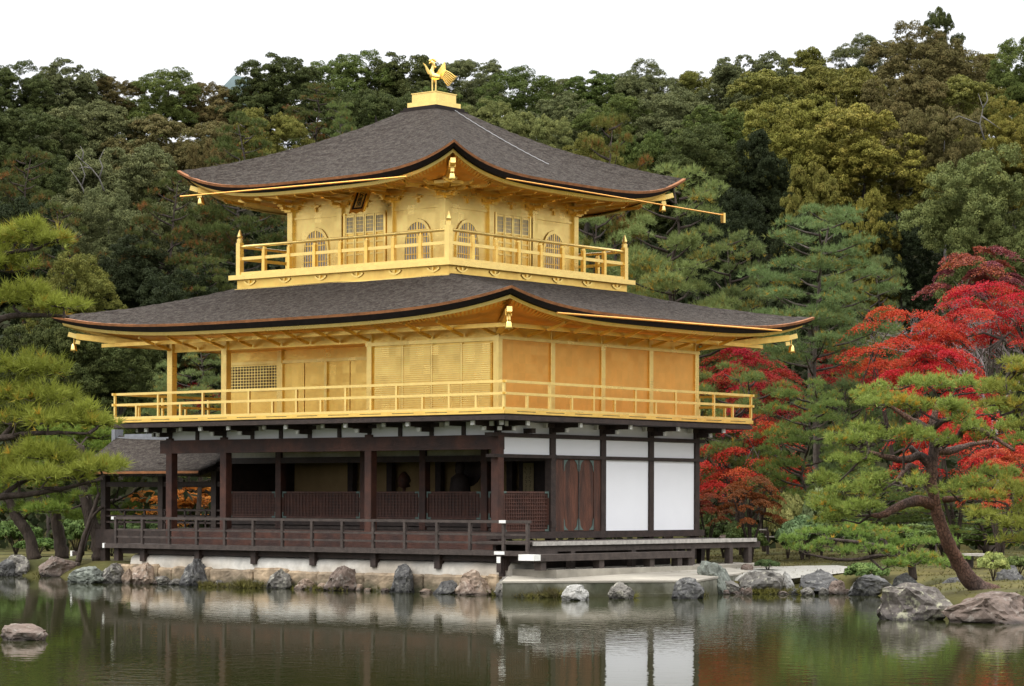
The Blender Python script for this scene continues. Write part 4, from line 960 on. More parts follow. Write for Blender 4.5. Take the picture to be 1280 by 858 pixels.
ROCKS = [
 (6,701,724,26,'dark','dark rock cut by the left frame edge on the pond bank'),
 (23,696,723,36,'grey','grey lichen spotted boulder on the left bank, second from the frame edge'),
 (71,697,724,50,'brown','brown furrowed boulder on the left bank beneath the pine trunks'),
 (107,710,732,52,'green','low greenish rock at the water left of the fishing pavilion posts'),
 (143,706,732,40,'grey','grey rock at the water below the left end of the veranda rail'),
 (181,703,731,30,'tan','upright tan rock against the wall below the left end of the white plaster'),
 (162,711,730,16,'tan','small tan stone wedged between the upright tan rock and a grey rock'),
 (203,710,722,20,'brown','small reddish stone in the wall left of the pointed dark rock',),
 (205,721,733,22,'grey','small grey stone under the reddish stone at the waterline'),
 (221,709,718,18,'grey','small flat grey stone high in the wall left of the pointed rock'),
 (243,699,734,38,'dark','pointed dark grey rock against the left part of the stone wall'),
 (350,710,736,32,'grey','blocky grey rock in the water before the wall, between pointed rock and brown boulder'),
 (384,722,737,28,'tan','low tan stone just left of the brown grey boulder at the wall'),
 (428,706,738,44,'brown','rugged brown grey boulder against the middle of the stone wall'),
 (505,704,741,33,'dark','tall blue black upright rock against the stone wall'),
 (557,729,747,34,'dark','low black rock standing free in the water before the stone wall'),
 (594,707,740,46,'tan','pinkish tan boulder at the right end of the stone wall'),
 (636,716,742,34,'grey','squat rock beside the left end of the landing slab'),
 (720,729,750,36,'white','white stone in the water before the landing slab'),
 (778,725,748,34,'grey','mossy square stone in the water before the landing, right of the white stone'),
 (852,717,744,40,'dark','dark striped stone at the right end of the landing slab'),
 (894,699,741,46,'green','tall pale green grey rock right of the landing slab'),
 (914,722,741,28,'grey','small grey rock at the foot of the tall green grey rock'),
 (948,710,740,62,'grey','broad pale lichen covered boulder on the shore under the small shrub'),
 (985,711,739,18,'white','narrow pale standing stone between two boulders on the right shore'),
 (1022,708,740,56,'dark','dark rounded boulder on the right shore left of the blue grey one'),
 (1050,722,741,24,'brown','small brown rock between the dark boulder and the blue grey boulder'),
 (1086,714,742,58,'dark','blue grey boulder on the right shore under the low spreading pine'),
 (1142,724,772,94,'lichen','large lichen covered boulder in the right foreground, left of its darker neighbour'),
 (1236,735,775,120,'brown','broad dark purple grey boulder at the foot of the leaning pine'),
]
for i, rk in enumerate(ROCKS): rock(*rk[:5], rk[5], 100 + i * 7, lean=(.15 if rk[0] in (243,) else 0))
rock(28, 782, 804, 60, 'brown', 'lone brown rock in the open pond near the left edge', 33)
rock(1263, 702, 735, 36, 'dark', 'upright dark rock on the bank at the right edge, behind the leaning trunk', 41, D=58)
rock(1193, 717, 738, 26, 'dark', 'dark rock on the bank between the big lichen boulder and the pine trunk', 43, D=57)
rock(1133, 712, 741, 36, 'dark', 'dark rock behind the top of the big lichen boulder', 47, D=59)
rock(1216, 727, 741, 24, 'grey', 'small grey rock tucked beside the base of the leaning trunk', 49, D=54)
rock(905, 666, 676, 18, 'brown', 'small brown rock under the far end of the plank veranda', 51, D=76)
rock(932, 702, 714, 20, 'brown', 'small brown rock on top of the shore behind the tall green grey rock', 53, D=66)

# ---------------------------------------------------------------- foliage generators
def unit(a): return a / (np.linalg.norm(a, axis=-1, keepdims=True) + 1e-9)
def leaf_mesh(name, Cn, Nm, size, val, mat, parent, aspect=.65, rg=None):
    n = len(Cn); rg = rg or np.random.RandomState(1)
    t = unit(np.cross(Nm, rg.normal(size=(n, 3)))); b = np.cross(Nm, t)
    s_ = (size if hasattr(size, '__len__') else np.full(n, size))[:, None]
    U = t * s_; W = b * s_ * aspect
    V = np.stack([Cn + U, Cn + W + U*.1, Cn - U, Cn - W + U*.1], 1).reshape(-1, 3)
    F_ = np.arange(4 * n).reshape(n, 4)
    return mesh_np(name, V, F_, mat, parent, attr=np.repeat(val, 4))
def sph(rg, n, zmin=-1.):
    z = rg.uniform(zmin, 1, n); a = rg.uniform(0, 2*np.pi, n); r = np.sqrt(1 - z*z); return np.stack([r*np.cos(a), r*np.sin(a), z], -1)
def puffs(rg, centers, radii, nleaf, size, flat=.75, zmin=-.25, jit=.45, lob=.3):
    """leaves on the upper shells of many small puffs"""
    Cs, Ns, Vs, Ss = [], [], [], []
    for c, r in zip(centers, radii):
        n = int(nleaf * (r ** 2)); d = sph(rg, n, zmin); rad = r * rg.uniform(.72, 1.06, (n, 1))
        Cs.append(c + d * rad * [1, 1, flat]); Ns.append(unit(d + rg.normal(size=(n, 3)) * jit)); Vs.append(np.clip(rg.normal(.35, .2, n) + rg.normal(0, .22), 0, 1.1)); Ss.append(size * rg.uniform(.65, 1.3, n))
    return np.concatenate(Cs), np.concatenate(Ns), np.concatenate(Vs), np.concatenate(Ss)
def broad_proto(seed, Rr=5.0, Hc=10.5, nl=60, size=.08, nleaf=620, flat=.7):
    """crown of a broadleaf tree: lobes on a dome, each lobe a cluster of puffs"""
    rg = np.random.RandomState(seed); cen, rad = [], []
    for i in range(nl):
        d = sph(rg, 1, -.85)[0]; k = rg.uniform(.70, .92) if i > .28 * nl else rg.uniform(.1, .66)
        wob = 1 + .22 * math.sin(3 * math.atan2(d[1], d[0]) + seed) + .12 * math.sin(5 * d[2] + seed * 2)
        lc = np.array([d[0]*Rr*k*wob, d[1]*Rr*k*wob, Hc*.5 + d[2]*Hc*.46*k]); lr = rg.uniform(.15, .27) * Rr
        for dd in sph(rg, int(rg.uniform(11, 18)), -.4):
            cen.append(lc + dd * lr * [.85, .85, flat*1.05]); rad.append(rg.uniform(.24, .46) * lr)
    cen = np.array(cen); rad = np.array(rad); cen[:, 2] += Hc - (cen[:, 2] + rad*.7).max()
    Cn, Nm, Va, Sz = puffs(rg, cen, rad, nleaf, size)
    o = leaf_mesh('crown', Cn, Nm, Sz, Va, leaf_m, None, rg=rg); me = o.data; bpy.data.objects.remove(o); return me, Rr, Hc
def trunk_proto(seed, mat):
    rg = random.Random(seed); m = MB()
    pts = [(0, 0, -.08)]; 
    for i in range(1, 7): pts.append((rg.uniform(-.25, .25) * i / 4, rg.uniform(-.25, .25) * i / 4, i / 6))
    m.tube(pts, [.22, .18, .16, .14, .12, .09, .05], 8)
    for i in range(0):
        k = rg.randint(2, 5); b = np.array(pts[k]); a = rg.uniform(0, 6.28); l_ = rg.uniform(1.5, 3.2)
        m.tube([b, b + [math.cos(a)*l_*.5, math.sin(a)*l_*.5, .10], b + [math.cos(a)*l_, math.sin(a)*l_, .24]], [.12, .08, .03], 6)
    o = m.build('trunk', mat, None, smooth=True); me = o.data; bpy.data.objects.remove(o); return me
BROAD = [broad_proto(11, 5, 10.5, 120, .075), broad_proto(12, 5, 9.5, 112, .07, flat=.75), broad_proto(13, 5, 12, 125, .065), broad_proto(14, 5, 9.6, 92, flat=.6), broad_proto(15, 4.5, 11, 110, .06)]
TRUNKS = [trunk_proto(3, trunk_m), trunk_proto(4, trunk_m), trunk_proto(5, palebark_m)]
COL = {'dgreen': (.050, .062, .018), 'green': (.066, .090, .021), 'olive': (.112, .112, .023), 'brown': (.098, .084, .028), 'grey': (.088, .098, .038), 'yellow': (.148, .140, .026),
       'pale': (.120, .140, .043), 'bpine': (.12, .16, .045), 'rust': (.082, .100, .026), 'black': (.018, .025, .009)}  # 'black' has the canopy shade of the hollows put into the leaf colour
def tint(o, c, rg, amt=.10):
    k = COL[c] if isinstance(c, str) else c; f = 1 + rg.uniform(-amt, amt)
    o.color = (k[0]*f*(1+rg.uniform(-.05, .05)), k[1]*f, k[2]*f, 1)
def broad_tree(px, py, wpx, D, proto, col, label, rz=None, name='broadleaf_tree', trunk=0, cat='tree', group='broadleaf trees on the wooded hill'):
    rg = random.Random(int(px*7 + py*13)); me, Rr, Hc = BROAD[proto]
    P = at(px, py, D); z0 = gz(P[0], P[1]); h = P[2] - z0; s_ = wpx * D / F_PX / 2 / Rr * 1.08
    hc = Hc * s_; 
    hc = max(hc, .72 * h)
    r = empty(name, (P[0], P[1], z0 - .1), rg.uniform(0, 6.28) if rz is None else rz); tag(r, label, cat, group)
    c = bpy.data.objects.new('crown', me); link(c, r); c.scale = (s_, s_, hc / Hc); c.location = (0, 0, h - hc + .1); tint(c, col, rg)
    t_ = bpy.data.objects.new('trunk', TRUNKS[trunk]); link(t_, r); t_.scale = (s_, s_, max(1.0, h - hc * .25))
    return r

def needles(rg, P, A, nn, Lh, wd, spread=.55, curve=0.):
    """tufts of needles at P with axis A: one thin triangle per needle"""
    n = len(P); ax = np.repeat(A, nn, 0); p = np.repeat(P, nn, 0)
    d = unit(ax + rg.normal(size=(n*nn, 3)) * spread); L_ = Lh * rg.uniform(.7, 1.15, (n*nn, 1))
    sidev = unit(np.cross(d, rg.normal(size=(n*nn, 3)))) * wd
    p = p + d * L_ * rg.uniform(-.05, .25, (n*nn, 1))
    V = np.stack([p - sidev, p + sidev, p + d * L_], 1).reshape(-1, 3)
    return V
def pad_tufts(rg, pads, per):
    P, A, Va = [], [], []
    for (c, rx, ry, rz_) in pads:
        n = max(6, int(per * rx * ry)); a = rg.uniform(0, 2*np.pi, n); r = np.sqrt(rg.uniform(0, 1, n))
        bump_ = 1 + .25 * np.sin(a * 3 + rg.uniform(0, 6)) + .15 * np.sin(a * 7 + rg.uniform(0, 6))
        x = r * np.cos(a) * rx * bump_; y = r * np.sin(a) * ry * bump_; z = rz_ * ((1 - r*r) * rg.uniform(.1, 1, n) + rg.normal(0, .18, n)) - .12 * rz_
        P.append(np.stack([x, y, z], -1) + c); A.append(unit(np.stack([x / rx * .75, y / ry * .75, np.full(n, .75)], -1) + rg.normal(size=(n, 3)) * .28))
        Va.append(np.clip(rg.uniform(0, .7, n) + rg.normal(0, .15) + (rg.uniform(0, 1, n) < .08) * .5, 0, 1.1))
    return np.concatenate(P), np.concatenate(A), np.concatenate(Va)
def needle_mesh(name, rg, pads, per, nn, Lh, wd, mat, parent, spread=.55):
    P, A, Va = pad_tufts(rg, pads, per); V = needles(rg, P, A, nn, Lh, wd, spread)
    return mesh_np(name, V, np.arange(len(V)).reshape(-1, 3), mat, parent, attr=np.repeat(Va, nn * 3))

def pine_proto(seed, H=11., Rr=3.0, start=.35, nb=40, cone=.6, per=230, nn=12, Lh=.20, wd=.010, mat=None, bark=None, padr=.62, droop=.0):
    rg = np.random.RandomState(seed); m = MB(); pads = []
    tr = [np.array([0, 0, -.3])]
    for i in range(1, 9): tr.append(np.array([rg.normal(0, .06) * i**.7, rg.normal(0, .06) * i**.7, H * i / 8.2]))
    rads = np.linspace(.17, .03, 9) * H / 11; m.tube(tr, list(rads), 8)
    for i in range(nb):
        t_ = start + (1 - start) * ((i + rg.uniform(0, .6)) / nb); z = H * t_; k = (t_ - start) / (1 - start)
        prof = (1 - k) ** cone * (1 - .35 * (1 - min(1, k * 4))); l_ = Rr * prof * rg.uniform(.6, 1.1) + .35
        a = i * 2.399 + rg.normal(0, .3); dv = np.array([math.cos(a), math.sin(a)])
        j = min(8, int(t_ * 8.2)); b = np.array([tr[j][0], tr[j][1], z])
        up = l_ * (.28 - droop); e = b + [dv[0]*l_, dv[1]*l_, up]; mid = b + [dv[0]*l_*.5, dv[1]*l_*.5, up * .35]
        m.tube([b, mid, e], [.05, .035, .012], 5)
        npd = max(1, int(l_ / .75))
        for q in range(npd):
            f = 1 - q * .62 / max(1, npd); p = b + (e - b) * f; sd_ = rg.normal(0, .3) * l_ * .4
            p = p + [-dv[1]*sd_, dv[0]*sd_, rg.normal(.05, .08)]; rr_ = padr * rg.uniform(.7, 1.25) * (.7 + .3*prof); pads.append((p, rr_, rr_, rr_ * .42))
    top = tr[-1]; pads.append((top + [0, 0, .1], .4, .4, .5))
    o = needle_mesh('crown', rg, pads, per, nn, Lh, wd, mat, None); me = o.data; bpy.data.objects.remove(o)
    o = m.build('trunk', bark, None, smooth=True); mt = o.data; bpy.data.objects.remove(o); return me, mt, H, Rr
PINES = [pine_proto(21, 11, 3.0, .30, 46, .55, mat=pine_m, bark=darkbark_m),
         pine_proto(22, 12, 2.9, .52, 36, .45, per=200, mat=pine_m, bark=trunk_m),
         pine_proto(23, 11, 3.4, .25, 40, .5, per=230, mat=hillpine_m, bark=darkbark_m),
         pine_proto(24, 12, 3.0, .42, 34, .7, per=230, mat=hillpine_m, bark=trunk_m, padr=.7),
         pine_proto(25, 5.5, 2.2, .25, 26, .4, per=330, nn=12, Lh=.15, wd=.009, mat=pine_m, bark=darkbark_m, padr=.55)]
def pine_tree(px, py, wpx, D, proto, col, label, base=None, name='pine_tree', group='pines behind the pavilion'):
    rg = random.Random(int(px*5 + py*3)); me, mt, H, Rr = PINES[proto]
    P = at(px, py, D); z0 = gz(P[0], P[1]) if base is None else base; h = P[2] - z0; s_ = wpx * D / F_PX / 2 / Rr; sz = h / H
    r = empty(name, (P[0], P[1], z0), rg.uniform(0, 6.28)); tag(r, label, 'pine tree', group)
    c = bpy.data.objects.new('crown', me); link(c, r); c.scale = (s_, s_, sz); tint(c, col, rg)
    t_ = bpy.data.objects.new('trunk', mt); link(t_, r); t_.scale = (s_, s_, sz); return r

def maple_proto(seed, Rr=3.0, H=5.5, npad=40, nleaf=520, size=.039, low=.25):
    rg = np.random.RandomState(seed); Cs, Ns, Vs = [], [], []; m = MB(); rr_ = random.Random(seed); hubs = []
    for k in range(4):
        a = k * 1.57 + rr_.uniform(-.4, .4); l_ = Rr * .5
        p = [(0, 0, -.2), (math.cos(a)*l_*.2, math.sin(a)*l_*.2, H*.25), (math.cos(a)*l_*.6, math.sin(a)*l_*.6, H*.5), (math.cos(a)*l_*1.1, math.sin(a)*l_*1.1, H*.78)]
        m.tube(p, [.11, .09, .06, .02], 6); hubs += [np.array(p[2]), np.array(p[3])]
    for i in range(npad):
        th = rg.uniform(0, 6.28); k = math.sqrt(rg.uniform(0, 1)); c = np.array([math.cos(th)*k*Rr, math.sin(th)*k*Rr, H*low + H*(1-low)*(1 - .6*k*k)*rg.choice([1., 1., .72, .45])*rg.uniform(.88, 1)])
        r = rg.uniform(.24, .42) * Rr * .75; n = int(nleaf * rg.uniform(.6, 1.2)); a = rg.uniform(0, 6.28, n); q = np.sqrt(rg.uniform(0, 1, n)) * (1 + .3 * np.sin(a*3 + rg.uniform(0, 6)) + .2*np.sin(a*5 + rg.uniform(0, 6)))
        out = unit(np.array([c[0], c[1], 0.01])); z = (1 - q*q) * r * .28 + rg.normal(0, .05, n) * r * 1.2 - q * np.cos(a - math.atan2(out[1], out[0])) * r * .28
        Cs.append(np.stack([q*r*np.cos(a), q*r*np.sin(a), z], -1) + c); Ns.append(unit(np.array([0, 0, 1.]) + out*.35 + rg.normal(size=(n, 3)) * .5)); Vs.append(np.clip(rg.normal(.4, .18, n) + rg.normal(0, .22), 0, 1.3))
        hb_ = hubs[int(np.argmin([np.linalg.norm(h_ - c) for h_ in hubs]))]; m.tube([hb_, (hb_ + c) / 2 + [0, 0, .1], c], [.03, .02, .008], 4)
    o = leaf_mesh('crown', np.concatenate(Cs), np.concatenate(Ns), size, np.concatenate(Vs), maple_m, None, .8, rg); me = o.data; bpy.data.objects.remove(o)
    o = m.build('trunk', darkbark_m, None, smooth=True); mt = o.data; bpy.data.objects.remove(o); return me, mt, H, Rr
MAPLES = [maple_proto(31), maple_proto(32, 3.2, 5.0, 52), maple_proto(33, 2.4, 4.5, 34, 560, .045, .2), maple_proto(34, 1.3, 2.2, 26, 300, .04, .15)]
def maple(px, py, wpx, D, proto, col, label, base=None, name='maple_tree', group='autumn maples'):
    rg = random.Random(int(px*3 + py*11)); me, mt, H, Rr = MAPLES[proto]
    P = at(px, py, D); z0 = gz(P[0], P[1]) if base is None else base; h = max(.5, P[2] - z0); s_ = wpx * D / F_PX / 2 / Rr; sz = h / H
    r = empty(name, (P[0], P[1], z0), rg.uniform(0, 6.28)); tag(r, label, 'maple', group)
    szc = min(sz, 1.1 * s_)
    c = bpy.data.objects.new('crown', me); link(c, r); c.scale = (s_, s_, szc); c.location = (0, 0, h - H * szc); c.color = (*col, 1)
    t_ = bpy.data.objects.new('trunk', mt); link(t_, r); t_.scale = (s_, s_, sz); return r

# ---------------------------------------------------------------- the wooded hill, far to near
HILL = [
 # px, top y, width, depth, proto, colour, label
 (8,80,110,148,2,'dgreen','dark crown at the far left end of the skyline'),
 (78,80,105,150,0,'grey','grey green crown on the skyline, second from the left frame edge'),
 (140,100,80,152,1,'brown','brownish crown on the skyline left of the dip in the hill line'),
 (206,86,92,150,4,'green','green peaked crown on the skyline just right of the dip in the hill line'),
 (252,104,70,152,1,'brown','small brown crown on the skyline below the distant blue hill'),
 (300,112,90,146,3,'brown','brown crown below the skyline left of the big dark crown'),
 (344,68,110,146,0,'dgreen','big dark crown rising on the skyline right of the distant hill'),
 (432,64,125,150,2,'green','broad green crown on the skyline above the left slope of the upper roof'),
 (505,66,110,150,0,'dgreen','dark crown on the skyline left of the phoenix'),
 (585,74,100,152,1,'grey','grey green crown on the skyline right of the phoenix'),
 (648,84,110,146,4,'green','green crown on the skyline above the right slope of the upper roof'),
 (700,98,80,152,3,'grey','low crown in the skyline notch right of the upper roof ridge'),
 (745,88,90,150,0,'green','green crown on the skyline just right of the notch'),
 (808,76,115,150,2,'grey','grey green crown on the skyline above the right tip of the upper roof'),
 (870,90,100,152,1,'olive','olive crown on the skyline between two taller grey green crowns'),
 (935,64,110,148,0,'grey','grey green rounded crown on the skyline, left of the high right part of the hill'),
 (1010,60,120,150,3,'olive','olive crown on the skyline left of the small dark grey dome'),
 (1073,40,72,152,4,'grey','small dark grey dome on the skyline left of the brown peak'),
 (1150,26,135,146,2,'brown','brown crown forming the highest peak of the skyline'),
 (1172,6,58,149,3,'dgreen','small ragged dark crown standing up on top of the highest peak'),
 (1222,62,110,148,1,'olive','olive crown in the skyline dip right of the brown peak'),
 (1275,42,90,140,4,'green','dark green crown on the skyline cut by the right frame edge'),
 # second row
 (35,140,130,134,1,'dgreen','dark green crown under the left end of the skyline'),
 (118,128,125,136,0,'grey','grey green crown in the second row below the skyline dip'),
 (190,146,125,134,3,'brown','olive brown crown in the second row, above the pale crown with bare limbs'),
 (262,150,110,132,2,'brown','brown crown in the second row above the left tip of the upper roof'),
 (330,138,100,132,1,'olive','olive crown in the second row above the left part of the upper roof'),
 (470,112,110,136,1,'dgreen','dark crown in the second row just above the upper roof slope, left of the phoenix'),
 (545,110,95,138,3,'green','green crown directly behind the legs of the phoenix'),
 (610,122,90,134,0,'pale','pale green crown right of the phoenix pedestal'),
 (668,140,90,130,1,'pale','pale dome shaped crown behind the right slope of the upper roof'),
 (700,118,105,136,0,'grey','grey green crown in the second row below the skyline notch'),
 (770,118,110,134,4,'green','green crown in the second row, left of the dark hollow'),
 (838,108,130,134,2,'grey','wide grey green crown in the second row above the dark hollow'),
 (905,130,120,128,0,'green','green crown at the upper left edge of the dark hollow'),
 (958,86,140,134,3,'olive','olive crown in the second row, left part of the big olive trees'),
 (1045,78,150,136,0,'olive','wide olive crown in the second row, middle of the big olive trees'),
 (1120,92,120,132,1,'brown','brown olive crown below the highest peak'),
 (1195,92,145,134,3,'olive','olive crown in the second row below the skyline dip on the right'),
 (1265,118,110,126,2,'yellow','yellowish crown at the right frame edge below the dark green one'),
 # third row
 (985,124,140,124,1,'yellow','yellow olive umbrella crown left of its twin above the dark hollow'),
 (1075,128,150,122,3,'yellow','yellow olive umbrella crown above the dark hollow on the right'),
 (1180,128,110,122,1,'brown','small brown crown with bare limbs above the pale green dome'),
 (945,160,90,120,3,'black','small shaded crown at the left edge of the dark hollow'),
 (870,150,110,120,2,'dgreen','dark green crown above the right tip of the upper roof'),
 (730,165,90,120,4,'olive','olive crown behind the right slope of the upper roof, below the pale dome'),
 (800,160,90,122,0,'green','green crown between the yellow pine and the wide grey green crown'),
 (1225,176,150,104,2,'pale','big pale green dome shaped tree right of the dark hollow'),
 (1010,200,70,112,3,'olive','small yellowish crown low in the dark hollow'),
 (1090,232,75,108,3,'yellow','small yellow leaved tree at the bottom of the dark hollow'),
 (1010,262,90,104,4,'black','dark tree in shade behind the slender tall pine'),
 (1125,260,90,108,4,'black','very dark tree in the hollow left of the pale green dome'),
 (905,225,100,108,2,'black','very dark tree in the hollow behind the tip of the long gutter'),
 (150,182,150,118,0,'grey','wide pale grey green crown with bare limbs left of the upper roof'),
 (60,190,110,120,2,'dgreen','dark crown left of the pale crown with bare limbs'),
 (130,236,105,110,4,'grey','round grey green crown in front of the pale crown with bare limbs'),
 (255,176,60,120,1,'brown','small tan crown beside the tall rusty pine at the roof tip'),
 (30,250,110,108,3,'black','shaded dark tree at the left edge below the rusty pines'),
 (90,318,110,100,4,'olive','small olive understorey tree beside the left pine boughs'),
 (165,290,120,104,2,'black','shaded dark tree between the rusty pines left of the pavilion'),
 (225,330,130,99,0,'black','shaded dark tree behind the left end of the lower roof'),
 (150,400,130,95,4,'dgreen','dark bushy tree behind the left balcony rail'),
 (60,400,130,95,1,'dgreen','dark bushy tree behind the left pine boughs'),
]
for (px, py, wpx, D, pr, c, lb) in HILL: broad_tree(px, py, wpx, D, pr, c, lb, trunk=2 if 'limbs' in lb or 'limb' in lb else (px % 2))
def pale_limbs(tree, lists, D):
    for pts_ in lists:
        n = len(pts_); MB().tube([at(x, y, D) for x, y in pts_], list(np.linspace(.042, .010, n)), 5).build('limb', palebark_m, None, smooth=True)
        o = C.objects[-1]; mw = Matrix.Translation(tree.location) @ Matrix.Rotation(tree.rotation_euler.z, 4, 'Z'); o.parent = tree; o.matrix_parent_inverse = mw.inverted()
HT = {o['label']: o for o in C.objects if o.name.startswith('broadleaf_tree')}
pale_limbs(HT['wide pale grey green crown with bare limbs left of the upper roof'], [[(128,242),(122,226),(112,214),(100,204),(92,196)], [(122,226),(126,212),(122,202),(128,190)], [(106,252),(100,236),(92,224),(86,216)], [(100,236),(104,222),(98,206)], [(112,214),(104,212),(96,214)], [(100,204),(102,194),(98,186)]], 114.6)
pale_limbs(HT['small brown crown with bare limbs above the pale green dome'], [[(1228,172),(1222,152),(1226,132),(1220,114)], [(1222,152),(1206,146),(1196,142),(1186,148)], [(1224,142),(1236,150),(1248,158)], [(1226,132),(1232,122),(1230,112)]], 118)
SIDE = [(-70,80,120,148,0,'dgreen'),(-190,70,130,146,2,'grey'),(-310,70,140,144,4,'green'),(-110,190,130,125,1,'brown'),(-230,200,140,122,0,'dgreen'),(-340,230,140,112,2,'olive'),(-80,300,130,105,4,'dgreen'),(-200,330,140,100,0,'grey'),
 (1360,60,120,142,0,'green'),(1470,80,130,140,2,'olive'),(1590,80,140,138,4,'grey'),(1370,170,130,120,1,'yellow'),(1490,190,140,116,3,'olive'),(1380,290,130,100,2,'green'),(1500,300,140,98,0,'dgreen')]
for k, a in enumerate(SIDE): broad_tree(*a, 'broadleaf tree on the hill beyond the ' + ('left' if a[0] < 0 else 'right') + ' edge of the photo')
PT = [
 (30,195,130,112,2,'rust','rusty pine at the left frame edge, above the nearest pine boughs'),
 (75,262,120,104,2,'rust','rusty brown pine spreading above the left pine boughs'),
 (300,150,130,112,3,'rust','tall rusty pine with grey trunk just left of the upper storey balcony'),
 (215,225,140,104,2,'rust','rusty green pine below the left tip of the upper roof'),
 (260,330,120,99,3,'rust','dark rusty pine behind the left end of the lower roof'),
 (425,135,80,124,3,'bpine','yellow green pine rising just above the left slope of the upper roof'),
 (395,110,120,136,2,'rust','rusty pine on the hillside above the left slope of the upper roof'),
 (760,150,140,100,2,'olive','yellow brown pine above the right eave of the upper roof'),
]
for (px, py, wpx, D, pr, c, lb) in PT: pine_tree(px, py, wpx, D, pr, c, lb, name='hill_pine', group='pines on the wooded hill')
# undergrowth that closes the forest floor
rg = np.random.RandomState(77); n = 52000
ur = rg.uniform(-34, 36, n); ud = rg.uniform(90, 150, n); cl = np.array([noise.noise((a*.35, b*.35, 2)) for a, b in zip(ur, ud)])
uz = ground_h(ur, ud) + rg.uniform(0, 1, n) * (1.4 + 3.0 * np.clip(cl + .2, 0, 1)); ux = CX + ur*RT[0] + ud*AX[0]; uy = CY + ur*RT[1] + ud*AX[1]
o = leaf_mesh('undergrowth', np.stack([ux, uy, uz], -1), unit(rg.normal(size=(n, 3)) + [0, 0, .6]), .22, rg.uniform(0, .8, n), leaf_m, None, rg=rg); o.color = (*COL['black'], 1); tag(o, kind='stuff')  # undergrowth takes the leaf colour darkened for canopy shade

# ---------------------------------------------------------------- garden trees behind and beside the pavilion
GP_ = (.18, .22, .07)
for a in [
 (835,222,210,90,0,GP_,'big layered green pine behind the right tip of the upper roof'),
 (745,232,150,93,0,(.165,.20,.065),'green pine just right of the upper balcony corner, behind the big layered pine'),
 (1022,268,190,84,1,(.165,.225,.08),'tall slender pine with a bare straight trunk right of the lower roof tip'),
 (905,300,160,92,0,(.15,.19,.065),'green pine filling the gap between the big layered pine and the slender pine'),
 (1090,330,120,94,0,(.12,.155,.055),'dark green pine behind the orange red maple'),
 (245,432,130,90,0,(.16,.20,.07),'green pine seen through the open left end of the second storey'),
 (925,470,120,81,4,(.14,.19,.055),'bushy pine behind the right end of the balcony rail'),
 (1010,490,140,77,4,(.15,.20,.05),'bushy low pine at the foot of the slender tall trunk'),
 (1060,480,110,83,4,(.14,.185,.07),'bushy blue green pine behind the crown of the leaning pine'),
 (1235,610,180,70,4,(.15,.21,.05),'low green pine behind the leaning trunk at the right'),
 (1090,590,140,72,4,(.14,.20,.055),'low green pine behind the lowest limb of the leaning pine'),
]: pine_tree(*a)
for a in [
 (1130,375,165,79,0,(.40,.032,.014),'orange red maple right of the slender tall pine'),
 (1232,348,165,80,1,(.40,.011,.022),'large crimson maple at the right frame edge'),
 (1165,428,150,77,1,(.41,.013,.022),'crimson maple spreading between the orange maple and the leaning pine'),
 (925,428,135,88,1,(.33,.010,.024),'dark crimson maple peeping out under the right tip of the lower roof'),
 (955,468,120,86,0,(.27,.010,.022),'deep crimson maple behind the right end of the balcony'),
 (935,520,160,80,0,(.40,.024,.018),'red maple beside the white wall panels, above the small orange tree'),
 (1195,500,170,70,1,(.43,.018,.018),'bright red maple seen through the crown of the leaning pine'),
 (1250,555,110,66,2,(.40,.06,.03),'salmon red maple behind the right side of the leaning pine'),
 (1060,425,100,86,0,(.34,.012,.02),'crimson maple behind the slender pine trunk'),
 (938,592,95,74,2,(.22,.085,.03),'small orange brown maple on the moss beside the plank veranda'),
 (885,610,60,75,2,(.25,.05,.03),'small dull red maple next to the right white panel'),
 (240,608,120,93,2,(.42,.17,.025),'orange maple seen through the open gallery at the left'),
 (180,615,70,96,2,(.40,.16,.025),'orange maple behind the fishing pavilion railing'),
 (240,480,90,98,1,(.28,.01,.024),'dark red maple glimpsed behind the second storey balcony at the left'),
]: maple(*a)
il = MB(); P = at(-130, 860, 38)
il.lathe((P[0], P[1], -.4), [(1.35, 0), (1.25, .38), (1.05, .66), (.6, .86), (.02, .90)], 28, 1, .8); il = il.build('islet_ground', ground_mat, smooth=True); tag(il, kind='structure')
# rounded shrubs
def shrub_proto(seed, size=.05):
    rg = np.random.RandomState(seed); cen, rad = [], []
    for d in sph(rg, 40, -.2): k = rg.uniform(.5, .85); cen.append(np.array([d[0]*k, d[1]*k, .62 + d[2]*.5*k])); rad.append(rg.uniform(.16, .32))
    Cn, Nm, Va, Sz = puffs(rg, np.array(cen), np.array(rad), 3600, size); o = leaf_mesh('leaves', Cn, Nm, Sz, Va, leaf_m, None, rg=rg); me = o.data; bpy.data.objects.remove(o)
    m = MB(); rr_ = random.Random(seed)
    for i in range(6): a = i*1.05; m.tube([(0, 0, -.05), (math.cos(a)*.15, math.sin(a)*.15, .35), (math.cos(a)*.5, math.sin(a)*.5, .8)], [.03, .022, .008], 5)
    o = m.build('stems', darkbark_m, None); mt = o.data; bpy.data.objects.remove(o); return me, mt
SHRUBS = [shrub_proto(61), shrub_proto(62, .065)]
def shrub(px, ytop, wpx, D, k, col, label, hpx=None):
    P = at(px, ytop, D); z0 = gz(P[0], P[1]); h = P[2] - z0; s_ = wpx*D/F_PX/2
    r = empty('shrub', (P[0], P[1], z0), px * .1); tag(r, label, 'shrub', 'garden shrubs')
    me, mt = SHRUBS[k]; c = bpy.data.objects.new('leaves', me); link(c, r); c.scale = (s_, s_, h / 1.22); c.color = (*col, 1)
    t_ = bpy.data.objects.new('stems', mt); link(t_, r); t_.scale = (s_, s_, h / 1.22)
